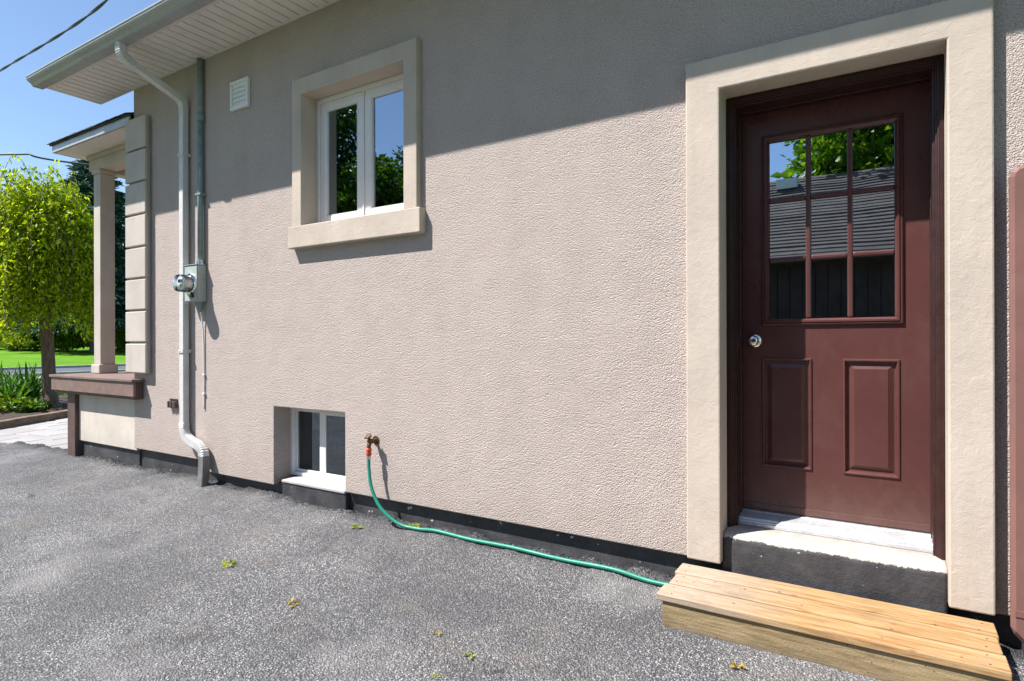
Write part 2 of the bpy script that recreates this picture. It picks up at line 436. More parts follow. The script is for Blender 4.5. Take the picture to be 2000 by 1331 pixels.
M = dict(
    stucco=m_stucco(),
    trim=m_trim('smooth_trim_stucco', (0.50, 0.425, 0.355)),
    parge=m_trim('cream_parging', (0.57, 0.51, 0.44), 0.25),
    quoin=m_trim('quoin_stucco', (0.48, 0.428, 0.378), 0.2),
    asphalt=m_asphalt(),
    plank=m_plank(), board=m_board(),
    black=m_black_parge('black_foundation_paint'),
    stoop=m_black_parge('stoop_concrete_black_face', 0.362),
    door=m_door(),
    frame_brown=simple('frame_dark_brown_paint', (0.034, 0.014, 0.012), 0.42, var=0.12, vscale=14, bump=0.35, bscale=160, spec=0.3),
    glass=m_glass('window_glass', 0.34),
    glass_low=m_glass('basement_glass', 0.12),
    glass_door=m_glass('door_glass', 0.46, (0.5, 0.55, 0.55)),
    glass_meter=m_glass('meter_glass', 0.06, (0.95, 0.97, 0.97)),
    vinyl=simple('white_vinyl', (0.70, 0.67, 0.655), 0.35, var=0.03, spec=0.5, grime=0.12),
    alu=simple('sill_aluminium', (0.62, 0.63, 0.64), 0.42, metal=0.55, var=0.08, vscale=20, grime=0.45),
    white_metal=simple('downspout_white_enamel', (0.58, 0.565, 0.55), 0.38, var=0.04, vscale=12, spec=0.5, grime=0.22),
    grey_pipe=simple('grey_pipe_enamel', (0.15, 0.145, 0.14), 0.5, var=0.12, vscale=18, grime=0.3),
    gutter=simple('gutter_enamel', (0.36, 0.36, 0.36), 0.2, var=0.05, vscale=6, spec=0.55, grime=0.2),
    soffit=m_soffit(),
    vinyl_beige=simple('beige_vinyl', (0.66, 0.60, 0.555), 0.45, var=0.04, spec=0.4, grime=0.15),
    conduit=simple('conduit_grey_teal', (0.19, 0.245, 0.25), 0.5, var=0.12, vscale=18, grime=0.35),
    meterbox=simple('meter_box_enamel', (0.36, 0.395, 0.375), 0.45, var=0.05, vscale=14, grime=0.2),
    chrome=simple('polished_steel', (0.72, 0.72, 0.71), 0.16, metal=1.0, var=0.03),
    steel=simple('satin_steel', (0.62, 0.62, 0.61), 0.30, metal=1.0, var=0.05),
    white=simple('white_plastic', (0.74, 0.74, 0.72), 0.45, var=0.03),
    dark=simple('dark_plastic', (0.02, 0.02, 0.022), 0.5, var=0.1),
    room=simple('dim_room_wall', (0.06, 0.05, 0.045), 0.9, var=0.1, vscale=2),
    curtain=simple('curtain_cloth', (0.30, 0.25, 0.20), 0.9, var=0.1, vscale=12),
    hose=simple('green_hose_rubber', (0.012, 0.20, 0.135), 0.42, var=0.10, vscale=16, spec=0.45, grime=0.12),
    red=simple('red_orange_plastic', (0.55, 0.06, 0.012), 0.45, var=0.1, vscale=60),
    brass=simple('tarnished_brass', (0.12, 0.062, 0.028), 0.5, metal=0.5, var=0.35, vscale=90, bump=0.6, bscale=300),
    panel_brown=simple('brown_panel_paint', (0.185, 0.092, 0.076), 0.5, var=0.07, vscale=4, bump=0.25, bscale=200, grime=0.2),
    deck=simple('brown_deck_board', (0.19, 0.125, 0.105), 0.55, var=0.12, vscale=9, bump=0.3, bscale=120),
    deckdark=simple('dark_brown_paint', (0.105, 0.062, 0.052), 0.55, var=0.12, vscale=9, bump=0.3, bscale=120),
    shingle=m_shingle('charcoal_shingle', (0.045, 0.042, 0.045), (0.10, 0.095, 0.095)),
    shingle_n=m_shingle('grey_brown_shingle', (0.095, 0.075, 0.066), (0.165, 0.132, 0.115)),
    sidewall=simple('dark_brown_siding', (0.045, 0.03, 0.024), 0.7, var=0.2, vscale=3),
    lawn=m_lawn(),
    paver=m_paver(),
    bed_sand=simple('joint_sand', (0.09, 0.08, 0.07), 0.95, var=0.2, vscale=40, bump=0.6, bscale=120),
    timber=simple('old_timber', (0.17, 0.115, 0.08), 0.85, var=0.25, vscale=9, bump=0.8, bscale=60, grime=0.3),
    mulch=simple('dark_mulch', (0.045, 0.032, 0.025), 0.95, var=0.5, vscale=60, bump=1.0, bscale=70),
    street=simple('street_asphalt', (0.075, 0.085, 0.105), 0.8, var=0.1, vscale=1),
    concrete=simple('pale_concrete', (0.34, 0.325, 0.315), 0.85, var=0.1, vscale=3),
    stone=simple('pale_rock', (0.42, 0.39, 0.36), 0.8, var=0.2, vscale=14, bump=0.8, bscale=30),
    tar=simple('tar_crumb', (0.03, 0.03, 0.032), 0.8, var=0.3, vscale=30),
    pebble=simple('pale_grit', (0.30, 0.285, 0.27), 0.9, var=0.35, vscale=80),
    wire=simple('black_cable', (0.012, 0.012, 0.014), 0.5, var=0.1),
    bark=m_bark('tree_bark', (0.09, 0.06, 0.042), (0.30, 0.22, 0.16)),
    bark_grey=m_bark('grey_bark', (0.07, 0.065, 0.06), (0.22, 0.20, 0.185)),
    leaf_weep=m_leaf('weeping_leaf', [(0.0, (0.06, 0.11, 0.004)), (0.28, (0.28, 0.40, 0.006)), (0.8, (0.54, 0.66, 0.010)), (1.0, (0.70, 0.74, 0.03))], 0.52),
    leaf_mid=m_leaf('broad_leaf', [(0.0, (0.025, 0.075, 0.006)), (0.6, (0.075, 0.17, 0.010)), (1.0, (0.15, 0.28, 0.02))], 0.38),
    leaf_bright=m_leaf('bright_leaf', [(0.0, (0.06, 0.14, 0.008)), (0.6, (0.15, 0.29, 0.014)), (1.0, (0.28, 0.44, 0.03))], 0.5),
    leaf_dark=m_leaf('dark_leaf', [(0.0, (0.012, 0.035, 0.008)), (0.6, (0.03, 0.08, 0.012)), (1.0, (0.07, 0.15, 0.02))], 0.3),
    leaf_lime=m_leaf('lime_leaf', [(0.0, (0.10, 0.17, 0.008)), (0.6, (0.19, 0.28, 0.015)), (1.0, (0.33, 0.36, 0.03))], 0.38),
    needle=m_leaf('spruce_needle', [(0.0, (0.010, 0.040, 0.030)), (0.6, (0.030, 0.085, 0.065)), (1.0, (0.085, 0.165, 0.135))], 0.12),
    iris=m_leaf('strap_leaf', [(0.0, (0.025, 0.085, 0.012)), (0.6, (0.055, 0.16, 0.02)), (1.0, (0.13, 0.30, 0.03))], 0.3),
    sprig=m_leaf('fallen_leaf', [(0.0, (0.16, 0.25, 0.01)), (0.6, (0.28, 0.36, 0.02)), (1.0, (0.45, 0.45, 0.04))], 0.3),
    sprig_tan=m_leaf('dry_leaf', [(0.0, (0.25, 0.17, 0.03)), (0.6, (0.42, 0.30, 0.06)), (1.0, (0.55, 0.42, 0.10))], 0.2),
    brick=simple('far_house_wall', (0.20, 0.15, 0.13), 0.9, var=0.15, vscale=2),
)


# ------------------------------------------------------------------ builders
def link(name, me, mat, parent=None):
    o = bpy.data.objects.new(name, me)
    COL.objects.link(o)
    if mat is not None and len(me.materials) == 0:
        me.materials.append(M[mat] if isinstance(mat, str) else mat)
    if parent is not None:
        setpar(o, parent)
    return o


def setpar(o, parent):
    o.parent = parent
    if parent.type == 'EMPTY':
        o.matrix_parent_inverse = Matrix.Translation(-parent.location)


def thing(name, label, cat, loc=(0, 0, 0), group=None):
    o = bpy.data.objects.new(name, None)
    o.empty_display_size = 0.1
    COL.objects.link(o)
    o.location = loc
    return tag(o, label, cat, group)


def tag(o, label, cat, group=None):
    o['label'] = label
    o['category'] = cat
    if group: o['group'] = group
    return o


def struct(o):
    o['kind'] = 'structure'
    return o


def pyd(name, verts, faces, mat, parent=None, smooth=False):
    me = bpy.data.meshes.new(name)
    me.from_pydata([tuple(v) for v in verts], [], [tuple(f) for f in faces])
    if smooth:
        me.polygons.foreach_set('use_smooth', [True] * len(me.polygons))
    me.update()
    return link(name, me, mat, parent)


def fixn(o):
    bm = bmesh.new()
    bm.from_mesh(o.data)
    bmesh.ops.recalc_face_normals(bm, faces=bm.faces)
    bm.to_mesh(o.data)
    bm.free()
    return o


def bevel_mod(o, w, seg=2, angle=35):
    m = o.modifiers.new('bevel', 'BEVEL')
    m.width = w
    m.segments = seg
    m.limit_method = 'ANGLE'
    m.angle_limit = math.radians(angle)
    return o


def box(name, x0, x1, y0, y1, z0, z1, mat, parent=None, bev=0.0, seg=2):
    v = [(x, y, z) for z in (z0, z1) for y in (y0, y1) for x in (x0, x1)]
    f = [(0, 2, 3, 1), (4, 5, 7, 6), (0, 1, 5, 4), (2, 6, 7, 3), (0, 4, 6, 2), (1, 3, 7, 5)]
    o = pyd(name, v, f, mat, parent)
    if bev: bevel_mod(o, bev, seg)
    return o


def cells(name, xs, zs, holes, y0, y1, mat, parent=None, bev=0.0):
    """slab in the XZ plane from y0 (front) to y1, grid xs*zs, cells in holes left open"""
    vid, V, F = {}, [], []

    def v(i, j, k):
        key = (i, j, k)
        if key not in vid:
            vid[key] = len(V)
            V.append((xs[i], y0 if k == 0 else y1, zs[j]))
        return vid[key]
    nx, nz = len(xs) - 1, len(zs) - 1
    keep = {(i, j) for i in range(nx) for j in range(nz)} - set(holes)
    for i, j in keep:
        F.append((v(i, j, 0), v(i + 1, j, 0), v(i + 1, j + 1, 0), v(i, j + 1, 0)))
        F.append((v(i, j, 1), v(i, j + 1, 1), v(i + 1, j + 1, 1), v(i + 1, j, 1)))
        if (i - 1, j) not in keep: F.append((v(i, j, 0), v(i, j + 1, 0), v(i, j + 1, 1), v(i, j, 1)))
        if (i + 1, j) not in keep: F.append((v(i + 1, j, 0), v(i + 1, j, 1), v(i + 1, j + 1, 1), v(i + 1, j + 1, 0)))
        if (i, j - 1) not in keep: F.append((v(i, j, 0), v(i, j, 1), v(i + 1, j, 1), v(i + 1, j, 0)))
        if (i, j + 1) not in keep: F.append((v(i, j + 1, 0), v(i + 1, j + 1, 0), v(i + 1, j + 1, 1), v(i, j + 1, 1)))
    o = pyd(name, V, F, mat, parent)
    if bev: bevel_mod(o, bev, 2)
    return o


def rings(name, x0, x1, z0, z1, prof, mat, parent=None, close=True):
    """rectangular mouldings: prof = [(inset, y), ...] from outside to inside"""
    V, F = [], []
    for ins, y in prof:
        V += [(x0 + ins, y, z0 + ins), (x1 - ins, y, z0 + ins), (x1 - ins, y, z1 - ins), (x0 + ins, y, z1 - ins)]
    for k in range(len(prof) - 1):
        for e in range(4):
            a, b = 4 * k + e, 4 * k + (e + 1) % 4
            F.append((a, b, b + 4, a + 4))
    if close:
        n = 4 * (len(prof) - 1)
        F.append((n, n + 1, n + 2, n + 3))
    return pyd(name, V, F, mat, parent)


def tube(name, pts, sec, mat, parent=None, scale=None, smooth=True, upv=(0, 0, 1), caps=True):
    """sweep a closed section [(a,b)...] along pts; scale: per-point factor"""
    pts = [Vector(p) for p in pts]
    V, F = [], []
    n = len(sec)
    prev = None
    for i, p in enumerate(pts):
        a = pts[max(0, i - 1)]
        b = pts[min(len(pts) - 1, i + 1)]
        t = (b - a).normalized()
        if prev is None:
            u = Vector(upv)
            if abs(u.dot(t)) > 0.95: u = Vector((1, 0, 0))
            u = (u - t * u.dot(t)).normalized()
        else:
            u = (prev - t * prev.dot(t)).normalized()
        prev = u
        w = t.cross(u)
        s = scale[i] if scale else 1.0
        for (q, r) in sec:
            V.append(p + u * (q * s) + w * (r * s))
    for i in range(len(pts) - 1):
        for k in range(n):
            a, b = i * n + k, i * n + (k + 1) % n
            F.append((a, b, b + n, a + n))
    if caps:
        F.append(tuple(range(n - 1, -1, -1)))
        F.append(tuple(range((len(pts) - 1) * n, len(pts) * n)))
    return fixn(pyd(name, V, F, mat, parent, smooth))


def circ(r, n=12):
    return [(r * math.cos(2 * math.pi * k / n), r * math.sin(2 * math.pi * k / n)) for k in range(n)]


def rrect(w, d, r=0.008):
    out = []
    for cx, cy, a0 in ((w / 2 - r, d / 2 - r, 0), (-w / 2 + r, d / 2 - r, 90), (-w / 2 + r, -d / 2 + r, 180), (w / 2 - r, -d / 2 + r, 270)):
        for k in range(4):
            a = math.radians(a0 + 30 * k)
            out.append((cx + r * math.cos(a), cy + r * math.sin(a)))
    return out


def lathe(name, prof, center, axis, mat, parent=None, n=24, smooth=True):
    """prof = [(along, radius)...] about axis through center"""
    ax = Vector(axis).normalized()
    u = ax.orthogonal().normalized()
    w = ax.cross(u)
    c = Vector(center)
    V, F = [], []
    for h, r in prof:
        for k in range(n):
            a = 2 * math.pi * k / n
            V.append(c + ax * h + (u * math.cos(a) + w * math.sin(a)) * r)
    for i in range(len(prof) - 1):
        for k in range(n):
            a, b = i * n + k, i * n + (k + 1) % n
            F.append((a, b, b + n, a + n))
    F.append(tuple(range(n)))
    F.append(tuple(range((len(prof) - 1) * n, len(prof) * n)))
    o = fixn(pyd(name, V, F, mat, parent, smooth))
    if smooth:
        es = o.modifiers.new('split', 'EDGE_SPLIT')
        es.split_angle = math.radians(38)
    return o


def smoothpath(pts, n=8):
    """Catmull-Rom through pts"""
    P = [Vector(p) for p in pts]
    P = [2 * P[0] - P[1]] + P + [2 * P[-1] - P[-2]]
    out = []
    for i in range(1, len(P) - 2):
        for k in range(n):
            t = k / n
            a, b, c, d = P[i - 1], P[i], P[i + 1], P[i + 2]
            out.append(0.5 * ((2 * b) + (c - a) * t + (2 * a - 5 * b + 4 * c - d) * t * t + (3 * b - a - 3 * c + d) * t ** 3))
    out.append(P[-2])
    return out


def vnoise(x, y, seed=0):
    """cheap smooth value noise, numpy arrays"""
    def h(i, j):
        s = np.sin(i * 127.1 + j * 311.7 + seed * 74.7) * 43758.5453
        return s - np.floor(s)
    xi, yi = np.floor(x), np.floor(y)
    xf, yf = x - xi, y - yi
    u, v = xf * xf * (3 - 2 * xf), yf * yf * (3 - 2 * yf)
    return (h(xi, yi) * (1 - u) * (1 - v) + h(xi + 1, yi) * u * (1 - v) + h(xi, yi + 1) * (1 - u) * v + h(xi + 1, yi + 1) * u * v) - 0.5


def gridmesh(name, xs, ys, zf, mat, parent=None):
    X, Y = np.meshgrid(xs, ys)
    Z = zf(X, Y)
    nx, ny = len(xs), len(ys)
    V = np.stack([X.ravel(), Y.ravel(), Z.ravel()], 1)
    I = np.arange(nx * ny).reshape(ny, nx)
    F = np.stack([I[:-1, :-1].ravel(), I[:-1, 1:].ravel(), I[1:, 1:].ravel(), I[1:, :-1].ravel()], 1)
    me = bpy.data.meshes.new(name)
    me.vertices.add(len(V))
    me.vertices.foreach_set('co', V.ravel())
    me.loops.add(F.size)
    me.loops.foreach_set('vertex_index', F.ravel())
    me.polygons.add(len(F))
    me.polygons.foreach_set('loop_start', np.arange(0, F.size, 4))
    me.polygons.foreach_set('use_smooth', np.ones(len(F), bool))
    me.update(calc_edges=True)
    return link(name, me, mat, parent)


def leaf_mesh(name, P, size, mat, parent=None, aspect=0.5, dirs=None, up_bias=0.35, jitter=0.35):
    """diamond-shaped folded leaves at points P (N,3)"""
    N = len(P)
    if dirs is None:
        dirs = rng.normal(size=(N, 3))
    d = dirs / np.linalg.norm(dirs, axis=1, keepdims=True)
    r = rng.normal(size=(N, 3))
    r[:, 2] += up_bias
    w = np.cross(d, r)
    w /= np.linalg.norm(w, axis=1, keepdims=True) + 1e-9
    nn = np.cross(w, d)
    s = size * (1 + jitter * rng.normal(size=(N, 1))).clip(0.35, 1.9)
    a = P
    b = P + d * s * 0.45 + w * s * aspect * 0.5 + nn * s * 0.08
    c = P + d * s
    e = P + d * s * 0.45 - w * s * aspect * 0.5 + nn * s * 0.08
    V = np.stack([a, b, c, e], 1).reshape(-1, 3)
    I = np.arange(N) * 4
    F = np.concatenate([np.stack([I, I + 1, I + 2], 1), np.stack([I, I + 2, I + 3], 1)], 0)
    me = bpy.data.meshes.new(name)
    me.vertices.add(len(V))
    me.vertices.foreach_set('co', V.ravel())
    me.loops.add(F.size)
    me.loops.foreach_set('vertex_index', F.ravel())
    me.polygons.add(len(F))
    me.polygons.foreach_set('loop_start', np.arange(0, F.size, 3))
    me.update(calc_edges=True)
    return link(name, me, mat, parent)


# ------------------------------------------------------------------ ground and setting
def ground_z(X, Y):
    z = np.where(X < -34.8, 0.02 + 0.036 * (-34.8 - X), 0.02)
    z = np.where(X < -60, 0.02 + 0.036 * 25.2, z)
    near = (X > -9.5)
    z = np.where(near, -0.06, z)
    return z


gx = np.concatenate([[-900, -400, -200, -100, -75], np.linspace(-60, -10, 51), [-9.4, -9.0, -5, 0, 10, 40, 100, 400, 900]])
gy = np.concatenate([[-900, -300, -100, -50], np.linspace(-30, 60, 46), [100, 300, 900]])
struct(gridmesh('ground', gx, gy, lambda X, Y: ground_z(X, Y) + np.where(X < -12, 0.05 * vnoise(X * 0.4, Y * 0.4), 0), 'lawn'))

# asphalt driveway: gentle fall away from the house, ragged lip along the foundation
def drive_z(X, Y):
    z = 0.10 + 0.03 * np.clip(Y, -3, 0.2)
    z = z + 0.012 * vnoise(X * 1.3, Y * 1.3, 1) + 0.005 * vnoise(X * 5, Y * 5, 2) + 0.003 * vnoise(X * 17, Y * 17, 3)
    z = z + 0.0035 * vnoise(X * 45, Y * 45, 4)
    lip = np.clip((Y + 0.10 + 0.05 * vnoise(X * 7, Y * 0 + 1, 5)) / 0.12, 0, 1)
    z = z + lip * (0.014 + 0.040 * vnoise(X * 11, Y * 14, 6) + 0.014 * vnoise(X * 38, Y * 38, 8))
    return z


dx = np.arange(-9.3, 3.5, 0.022)
dy = np.concatenate([np.linspace(-14, -3.2, 28), np.arange(-3.0, -0.2, 0.026), np.arange(-0.19, 0.085, 0.0125)])
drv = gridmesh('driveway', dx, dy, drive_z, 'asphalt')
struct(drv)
# the asphalt's ragged left end against the paving
me = drv.data
co = np.empty(len(me.vertices) * 3)
me.vertices.foreach_get('co', co)
co = co.reshape(-1, 3)
bm = bmesh.new()
bm.from_mesh(me)
kill = []
for f in bm.faces:
    c = f.calc_center_median()
    if c.y > -0.30 and c.x < -7.3:
        lim = -0.14 + 0.20 * (c.x + 9.2) + 0.05 * math.sin(c.x * 5.0) + 0.02 * math.sin(c.x * 23)
        if c.y > lim: kill.append(f)
bmesh.ops.delete(bm, geom=kill, context='FACES')
bm.to_mesh(me)
bm.free()

# paved walk of pale slabs left of the porch
walk = struct(box('paved_walk', -13.2, -7.2, -1.2, 4.5, -0.10, 0.036, 'bed_sand'))
ang = math.radians(12)
ca, sa = math.cos(ang), math.sin(ang)
pv_me = {}
row = 0
y = -2.6
while y < 5.2:
    h = (0.20, 0.30, 0.20, 0.40)[row % 4]
    x = -6.2 + (0.0, 0.27, 0.13, 0.35)[row % 4]
    while x > -15:
        w = random.choice((0.30, 0.40, 0.60))
        cx, cy = x - w / 2, y + h / 2
        wx = -10 + (cx + 10) * ca - cy * sa
        wy = (cx + 10) * sa + cy * ca
        # inside the walk: in front of the planting bed and beside the porch
        edge = (wx + 10.62) * 1.54 + (wy - 0.405)   # distance measure from the timber line
        if -12.6 < wx < -7.55 and -0.42 < wy < 3.6 and edge > 0.02 and not (wx > -8.2 and wy < -0.25):
            key = (w, h)
            if key not in pv_me:
                o = box('paver', -w / 2 + 0.007, w / 2 - 0.007, -h / 2 + 0.007, h / 2 - 0.007, -0.03, 0.03, 'paver')
                b = bmesh.new()
                b.from_mesh(o.data)
                bmesh.ops.bevel(b, geom=[e for e in b.edges if all(v.co.z > 0 for v in e.verts)], offset=0.006, segments=1, affect='EDGES')
                b.to_mesh(o.data)
                b.free()
                pv_me[key] = o.data
            else:
                o = bpy.data.objects.new('paver', pv_me[key])
                COL.objects.link(o)
            o.location = (wx, wy, 0.050 + random.uniform(-0.003, 0.003))
            o.rotation_euler = (random.uniform(-0.004, 0.004), random.uniform(-0.004, 0.004), ang)
            o.parent = walk
        x -= w
    y += h
    row += 1

# timber edging of the planting bed and mulch
def quadbeam(name, a, b, w, z0, z1, mat):
    a, b = Vector(a), Vector(b)
    t = (b - a).normalized()
    s = Vector((-t.y, t.x)) * w / 2
    n = 14
    V, F = [], []
    for i in range(n + 1):
        p = a.lerp(b, i / n)
        k = random.uniform(-0.006, 0.006)
        V += [(p.x - s.x, p.y - s.y, z0), (p.x + s.x, p.y + s.y, z0), (p.x + s.x, p.y + s.y, z1 + k), (p.x - s.x, p.y - s.y, z1 + k)]
    for i in range(n):
        for e in range(4):
            q, r = 4 * i + e, 4 * i + (e + 1) % 4
            F.append((q, r, r + 4, q + 4))
    F += [(0, 1, 2, 3), (4 * n, 4 * n + 1, 4 * n + 2, 4 * n + 3)]
    return bevel_mod(fixn(pyd(name, V, F, mat)), 0.012)


edging = quadbeam('timber_edging', (-10.0, -0.62), (-12.55, 3.35), 0.13, -0.02, 0.19, 'timber')
tag(edging, 'weathered brown timber edging the mulched tree bed beside the paving', 'edging')


def bed_z(X, Y):
    d = (X + 10.62) * 1.54 + (Y - 0.405)          # <0 on the bed side
    rise = np.clip(-d / 4.0, 0, 1)
    far = np.clip((-X - 14.6) / 1.8, 0, 1)
    inside = (d < -0.03)
    z = 0.14 + 0.05 * rise + 0.03 * vnoise(X * 6, Y * 6, 3) + 0.022 * vnoise(X * 19, Y * 19, 4)
    z = z * (1 - far) + 0.0 * far
    return np.where(inside, z, -0.08)


bed = gridmesh('planting_bed', np.arange(-16.6, -9.6, 0.06), np.arange(-2.4, 5.2, 0.06), bed_z, 'mulch')
struct(bed)

# street, kerbs and pavement across the front
street = struct(box('street', -34.0, -27.2, -60, 90, -0.05, 0.045, 'street'))
for nm, a, b in (('near_kerb', -27.2, -27.0), ('far_kerb', -34.2, -34.0)):
    struct(box(nm, a, b, -60, 90, -0.05, 0.155, 'concrete', None, 0.02))
walkn = struct(box('pavement', -25.6, -24.0, -60, 90, -0.05, 0.085, 'concrete'))


# ------------------------------------------------------------------ the house
house = thing('house', 'beige stucco house with brown side door, pale window surround and white soffit', 'house', (-6.1, 0.0, 0.1))
WT = 3.74

# main side wall with three openings
xs = [-6.1, -5.04, -4.865, -4.01, -3.70, -3.225, -2.57, -0.805, 0.335, 3.2]
zs = [0.195, 0.242, 0.286, 0.80, 2.05, 2.61, 3.20, WT]
holes = set()
nx, nz = len(xs) - 1, len(zs) - 1
for i in range(nx):
    for j in range(nz):
        xa, xb, za, zb = xs[i], xs[i + 1], zs[j], zs[j + 1]
        xm, zm = (xa + xb) / 2, (za + zb) / 2
        if -4.01 < xm < -3.225 and zm < 0.80: holes.add((i, j))            # basement window
        if -3.70 < xm < -2.57 and 2.05 < zm < 3.20: holes.add((i, j))      # upper window
        if -0.805 < xm < 0.335 and zm < 2.61: holes.add((i, j))            # door
        if xm < -5.04 + 0.10 and zm < 0.286 and xm < -4.95: holes.add((i, j))
        if xm > -3.225 and zm < 0.242: holes.add((i, j))
wall = cells('wall', xs, zs, holes, 0.0, 0.20, 'stucco', house, 0.006)
box('front_wall', -6.1, -5.95, 0.2015, 7.0, 0.0, WT, 'stucco', house)
# black painted foundation, set back under the stucco
box('foundation', -6.06, -4.012, 0.045, 0.19, -0.25, 0.34, 'black', house)
box('foundation', -4.0115, -3.224, 0.045, 0.19, -0.25, 0.21, 'black', house)
box('foundation', -3.2235, -0.6615, 0.045, 0.19, -0.25, 0.34, 'black', house)
box('foundation', 0.2065, 3.2, 0.045, 0.19, -0.25, 0.34, 'black', house)
# under-window block and basement window ledge
box('window_ledge_block', -3.905, -3.223, 0.004, 0.19, -0.1, 0.226, 'black', house, 0.012)
box('basement_sill', -3.915, -3.228, -0.004, 0.19, 0.2265, 0.248, 'concrete', house, 0.006)

# dim rooms behind the glass
def room(x0, x1, y0, y1, z0, z1):
    v = [(x, y, z) for z in (z0, z1) for y in (y0, y1) for x in (x0, x1)]
    f = [(0, 1, 3, 2), (4, 6, 7, 5), (2, 3, 7, 6), (0, 2, 6, 4), (1, 5, 7, 3)]
    return pyd('room_lining', v, f, 'room', house)


room(-3.69, -2.58, 0.205, 2.4, 1.4, 3.3)
room(-4.1, -3.15, 0.205, 2.4, 0.0, 0.95)

# door surround
dt = cells('door_trim', [-0.820, -0.662, 0.207, 0.352], [0.247, 2.483, 2.637], {(1, 0)}, -0.045, 0.15, 'trim', house, 0.007)
# brown door frame, moulded profile mitred round three sides
prof = [(0.0, 0.205), (0.0, 0.0985), (0.003, 0.094), (0.015, 0.094), (0.017, 0.104), (0.022, 0.106), (0.024, 0.117), (0.029, 0.119),
        (0.031, 0.131), (0.0395, 0.133), (0.0395, 0.205), (0.0375, 0.207), (0.0375, 0.235), (0.0415, 0.237), (0.0415, 0.31)]
V, F = [], []
x0, x1, z0, z1 = -0.6615, 0.2065, 0.386, 2.4825
for ins, y in prof:
    V += [(x0 + ins, y, z0), (x0 + ins, y, z1 - ins), (x1 - ins, y, z1 - ins), (x1 - ins, y, z0)]
for k in range(len(prof) - 1):
    for e in range(3):
        F.append((4 * k + e, 4 * k + e + 1, 4 * k + e + 5, 4 * k + e + 4))
n = len(prof)
F.append(tuple(4 * k for k in range(n)))
F.append(tuple(4 * k + 3 for k in range(n)))
dframe = fixn(pyd('door_frame', V, F, 'frame_brown', house))

# door slab with nine-pane light and two raised panels
DY = 0.28
gx0, gx1, gz0, gz1 = -0.529, 0.069, 1.372, 2.325
pxs = [(-0.531, -0.303), (-0.173, 0.055)]
pz0, pz1 = 0.668, 1.212
dxs = [-0.640, -0.531, -0.529, -0.303, -0.173, 0.055, 0.069, 0.185]
dzs = [0.443, pz0, pz1, gz0, gz1, 2.463]
dh = set()
for i in range(len(dxs) - 1):
    for j in range(len(dzs) - 1):
        xm, zm = (dxs[i] + dxs[i + 1]) / 2, (dzs[j] + dzs[j + 1]) / 2
        if gx0 < xm < gx1 and gz0 < zm < gz1: dh.add((i, j))
        for a, b in pxs:
            if a < xm < b and pz0 < zm < pz1: dh.add((i, j))
door = cells('door', dxs, dzs, dh, DY, DY + 0.044, 'door', house)
for a, b in pxs:
    rings('raised_panel', a, b, pz0, pz1, [(0, DY), (0.003, DY - 0.006), (0.008, DY - 0.007), (0.012, DY - 0.003), (0.018, DY + 0.010),
                                           (0.024, DY + 0.011), (0.044, DY + 0.001), (0.047, DY - 0.001)], 'door', door)
rings('glazing_frame', gx0, gx1, gz0, gz1, [(0, DY), (0.002, DY - 0.010), (0.008, DY - 0.013), (0.012, DY - 0.010), (0.016, DY - 0.016),
                                            (0.024, DY - 0.016), (0.033, DY - 0.004), (0.034, DY + 0.012)], 'door', door, close=False)
ix0, ix1, iz0, iz1 = gx0 + 0.034, gx1 - 0.034, gz0 + 0.034, gz1 - 0.034
for k in (1, 2):
    xm = ix0 + (ix1 - ix0) * k / 3
    bevel_mod(box('muntin', xm - 0.011, xm + 0.011, DY - 0.008, DY + 0.013, iz0 + 0.0005, iz1 - 0.0005, 'door', door), 0.006)
    zm = iz0 + (iz1 - iz0) * k / 3
    for q in range(3):
        xa = ix0 + (ix1 - ix0) * q / 3 + (0.0112 if q else 0.0005)
        xb = ix0 + (ix1 - ix0) * (q + 1) / 3 - (0.0112 if q < 2 else 0.0005)
        bevel_mod(box('muntin', xa, xb, DY - 0.0065, DY + 0.0125, zm - 0.011, zm + 0.011, 'door', door), 0.006)
for i in range(3):
    for j in range(3):
        xa, xb = ix0 + (ix1 - ix0) * i / 3, ix0 + (ix1 - ix0) * (i + 1) / 3
        za, zb = iz0 + (iz1 - iz0) * j / 3, iz0 + (iz1 - iz0) * (j + 1) / 3
        box('pane', xa + 0.001, xb - 0.001, DY + 0.014, DY + 0.018, za + 0.001, zb - 0.001, 'glass_door', door)
# dark hall behind the door light
room(-0.60, 0.13, 0.326, 2.0, 0.5, 2.42)
# knob with rose and keyway
kx, kz = -0.565, 1.298
lathe('knob', [(0.0, 0.033), (0.004, 0.033), (0.009, 0.028), (0.012, 0.014), (0.026, 0.012), (0.031, 0.020), (0.040, 0.0275), (0.052, 0.0285),
               (0.062, 0.024), (0.067, 0.016), (0.067, 0.007), (0.064, 0.006)], (kx, DY, kz), (0, -1, 0), 'chrome', door, 28)
box('door_sweep', -0.621, 0.166, DY - 0.004, DY + 0.002, 0.449, 0.480, 'door', door, 0.002)
# threshold
V = []
pr = [(0.30, 0.441), (0.262, 0.441), (0.256, 0.437), (0.186, 0.424), (0.184, 0.4215), (0.178, 0.4215), (0.176, 0.417), (0.168, 0.415), (0.166, 0.408), (0.160, 0.406), (0.160, 0.392), (0.30, 0.392)]
F = []
for x in (-0.634, 0.178):
    V += [(x, y, z) for y, z in pr]
n = len(pr)
for k in range(n):
    F.append((k, (k + 1) % n, n + (k + 1) % n, n + k))
F += [tuple(range(n)), tuple(range(n, 2 * n))]
fixn(pyd('threshold', V, F, 'alu', house))
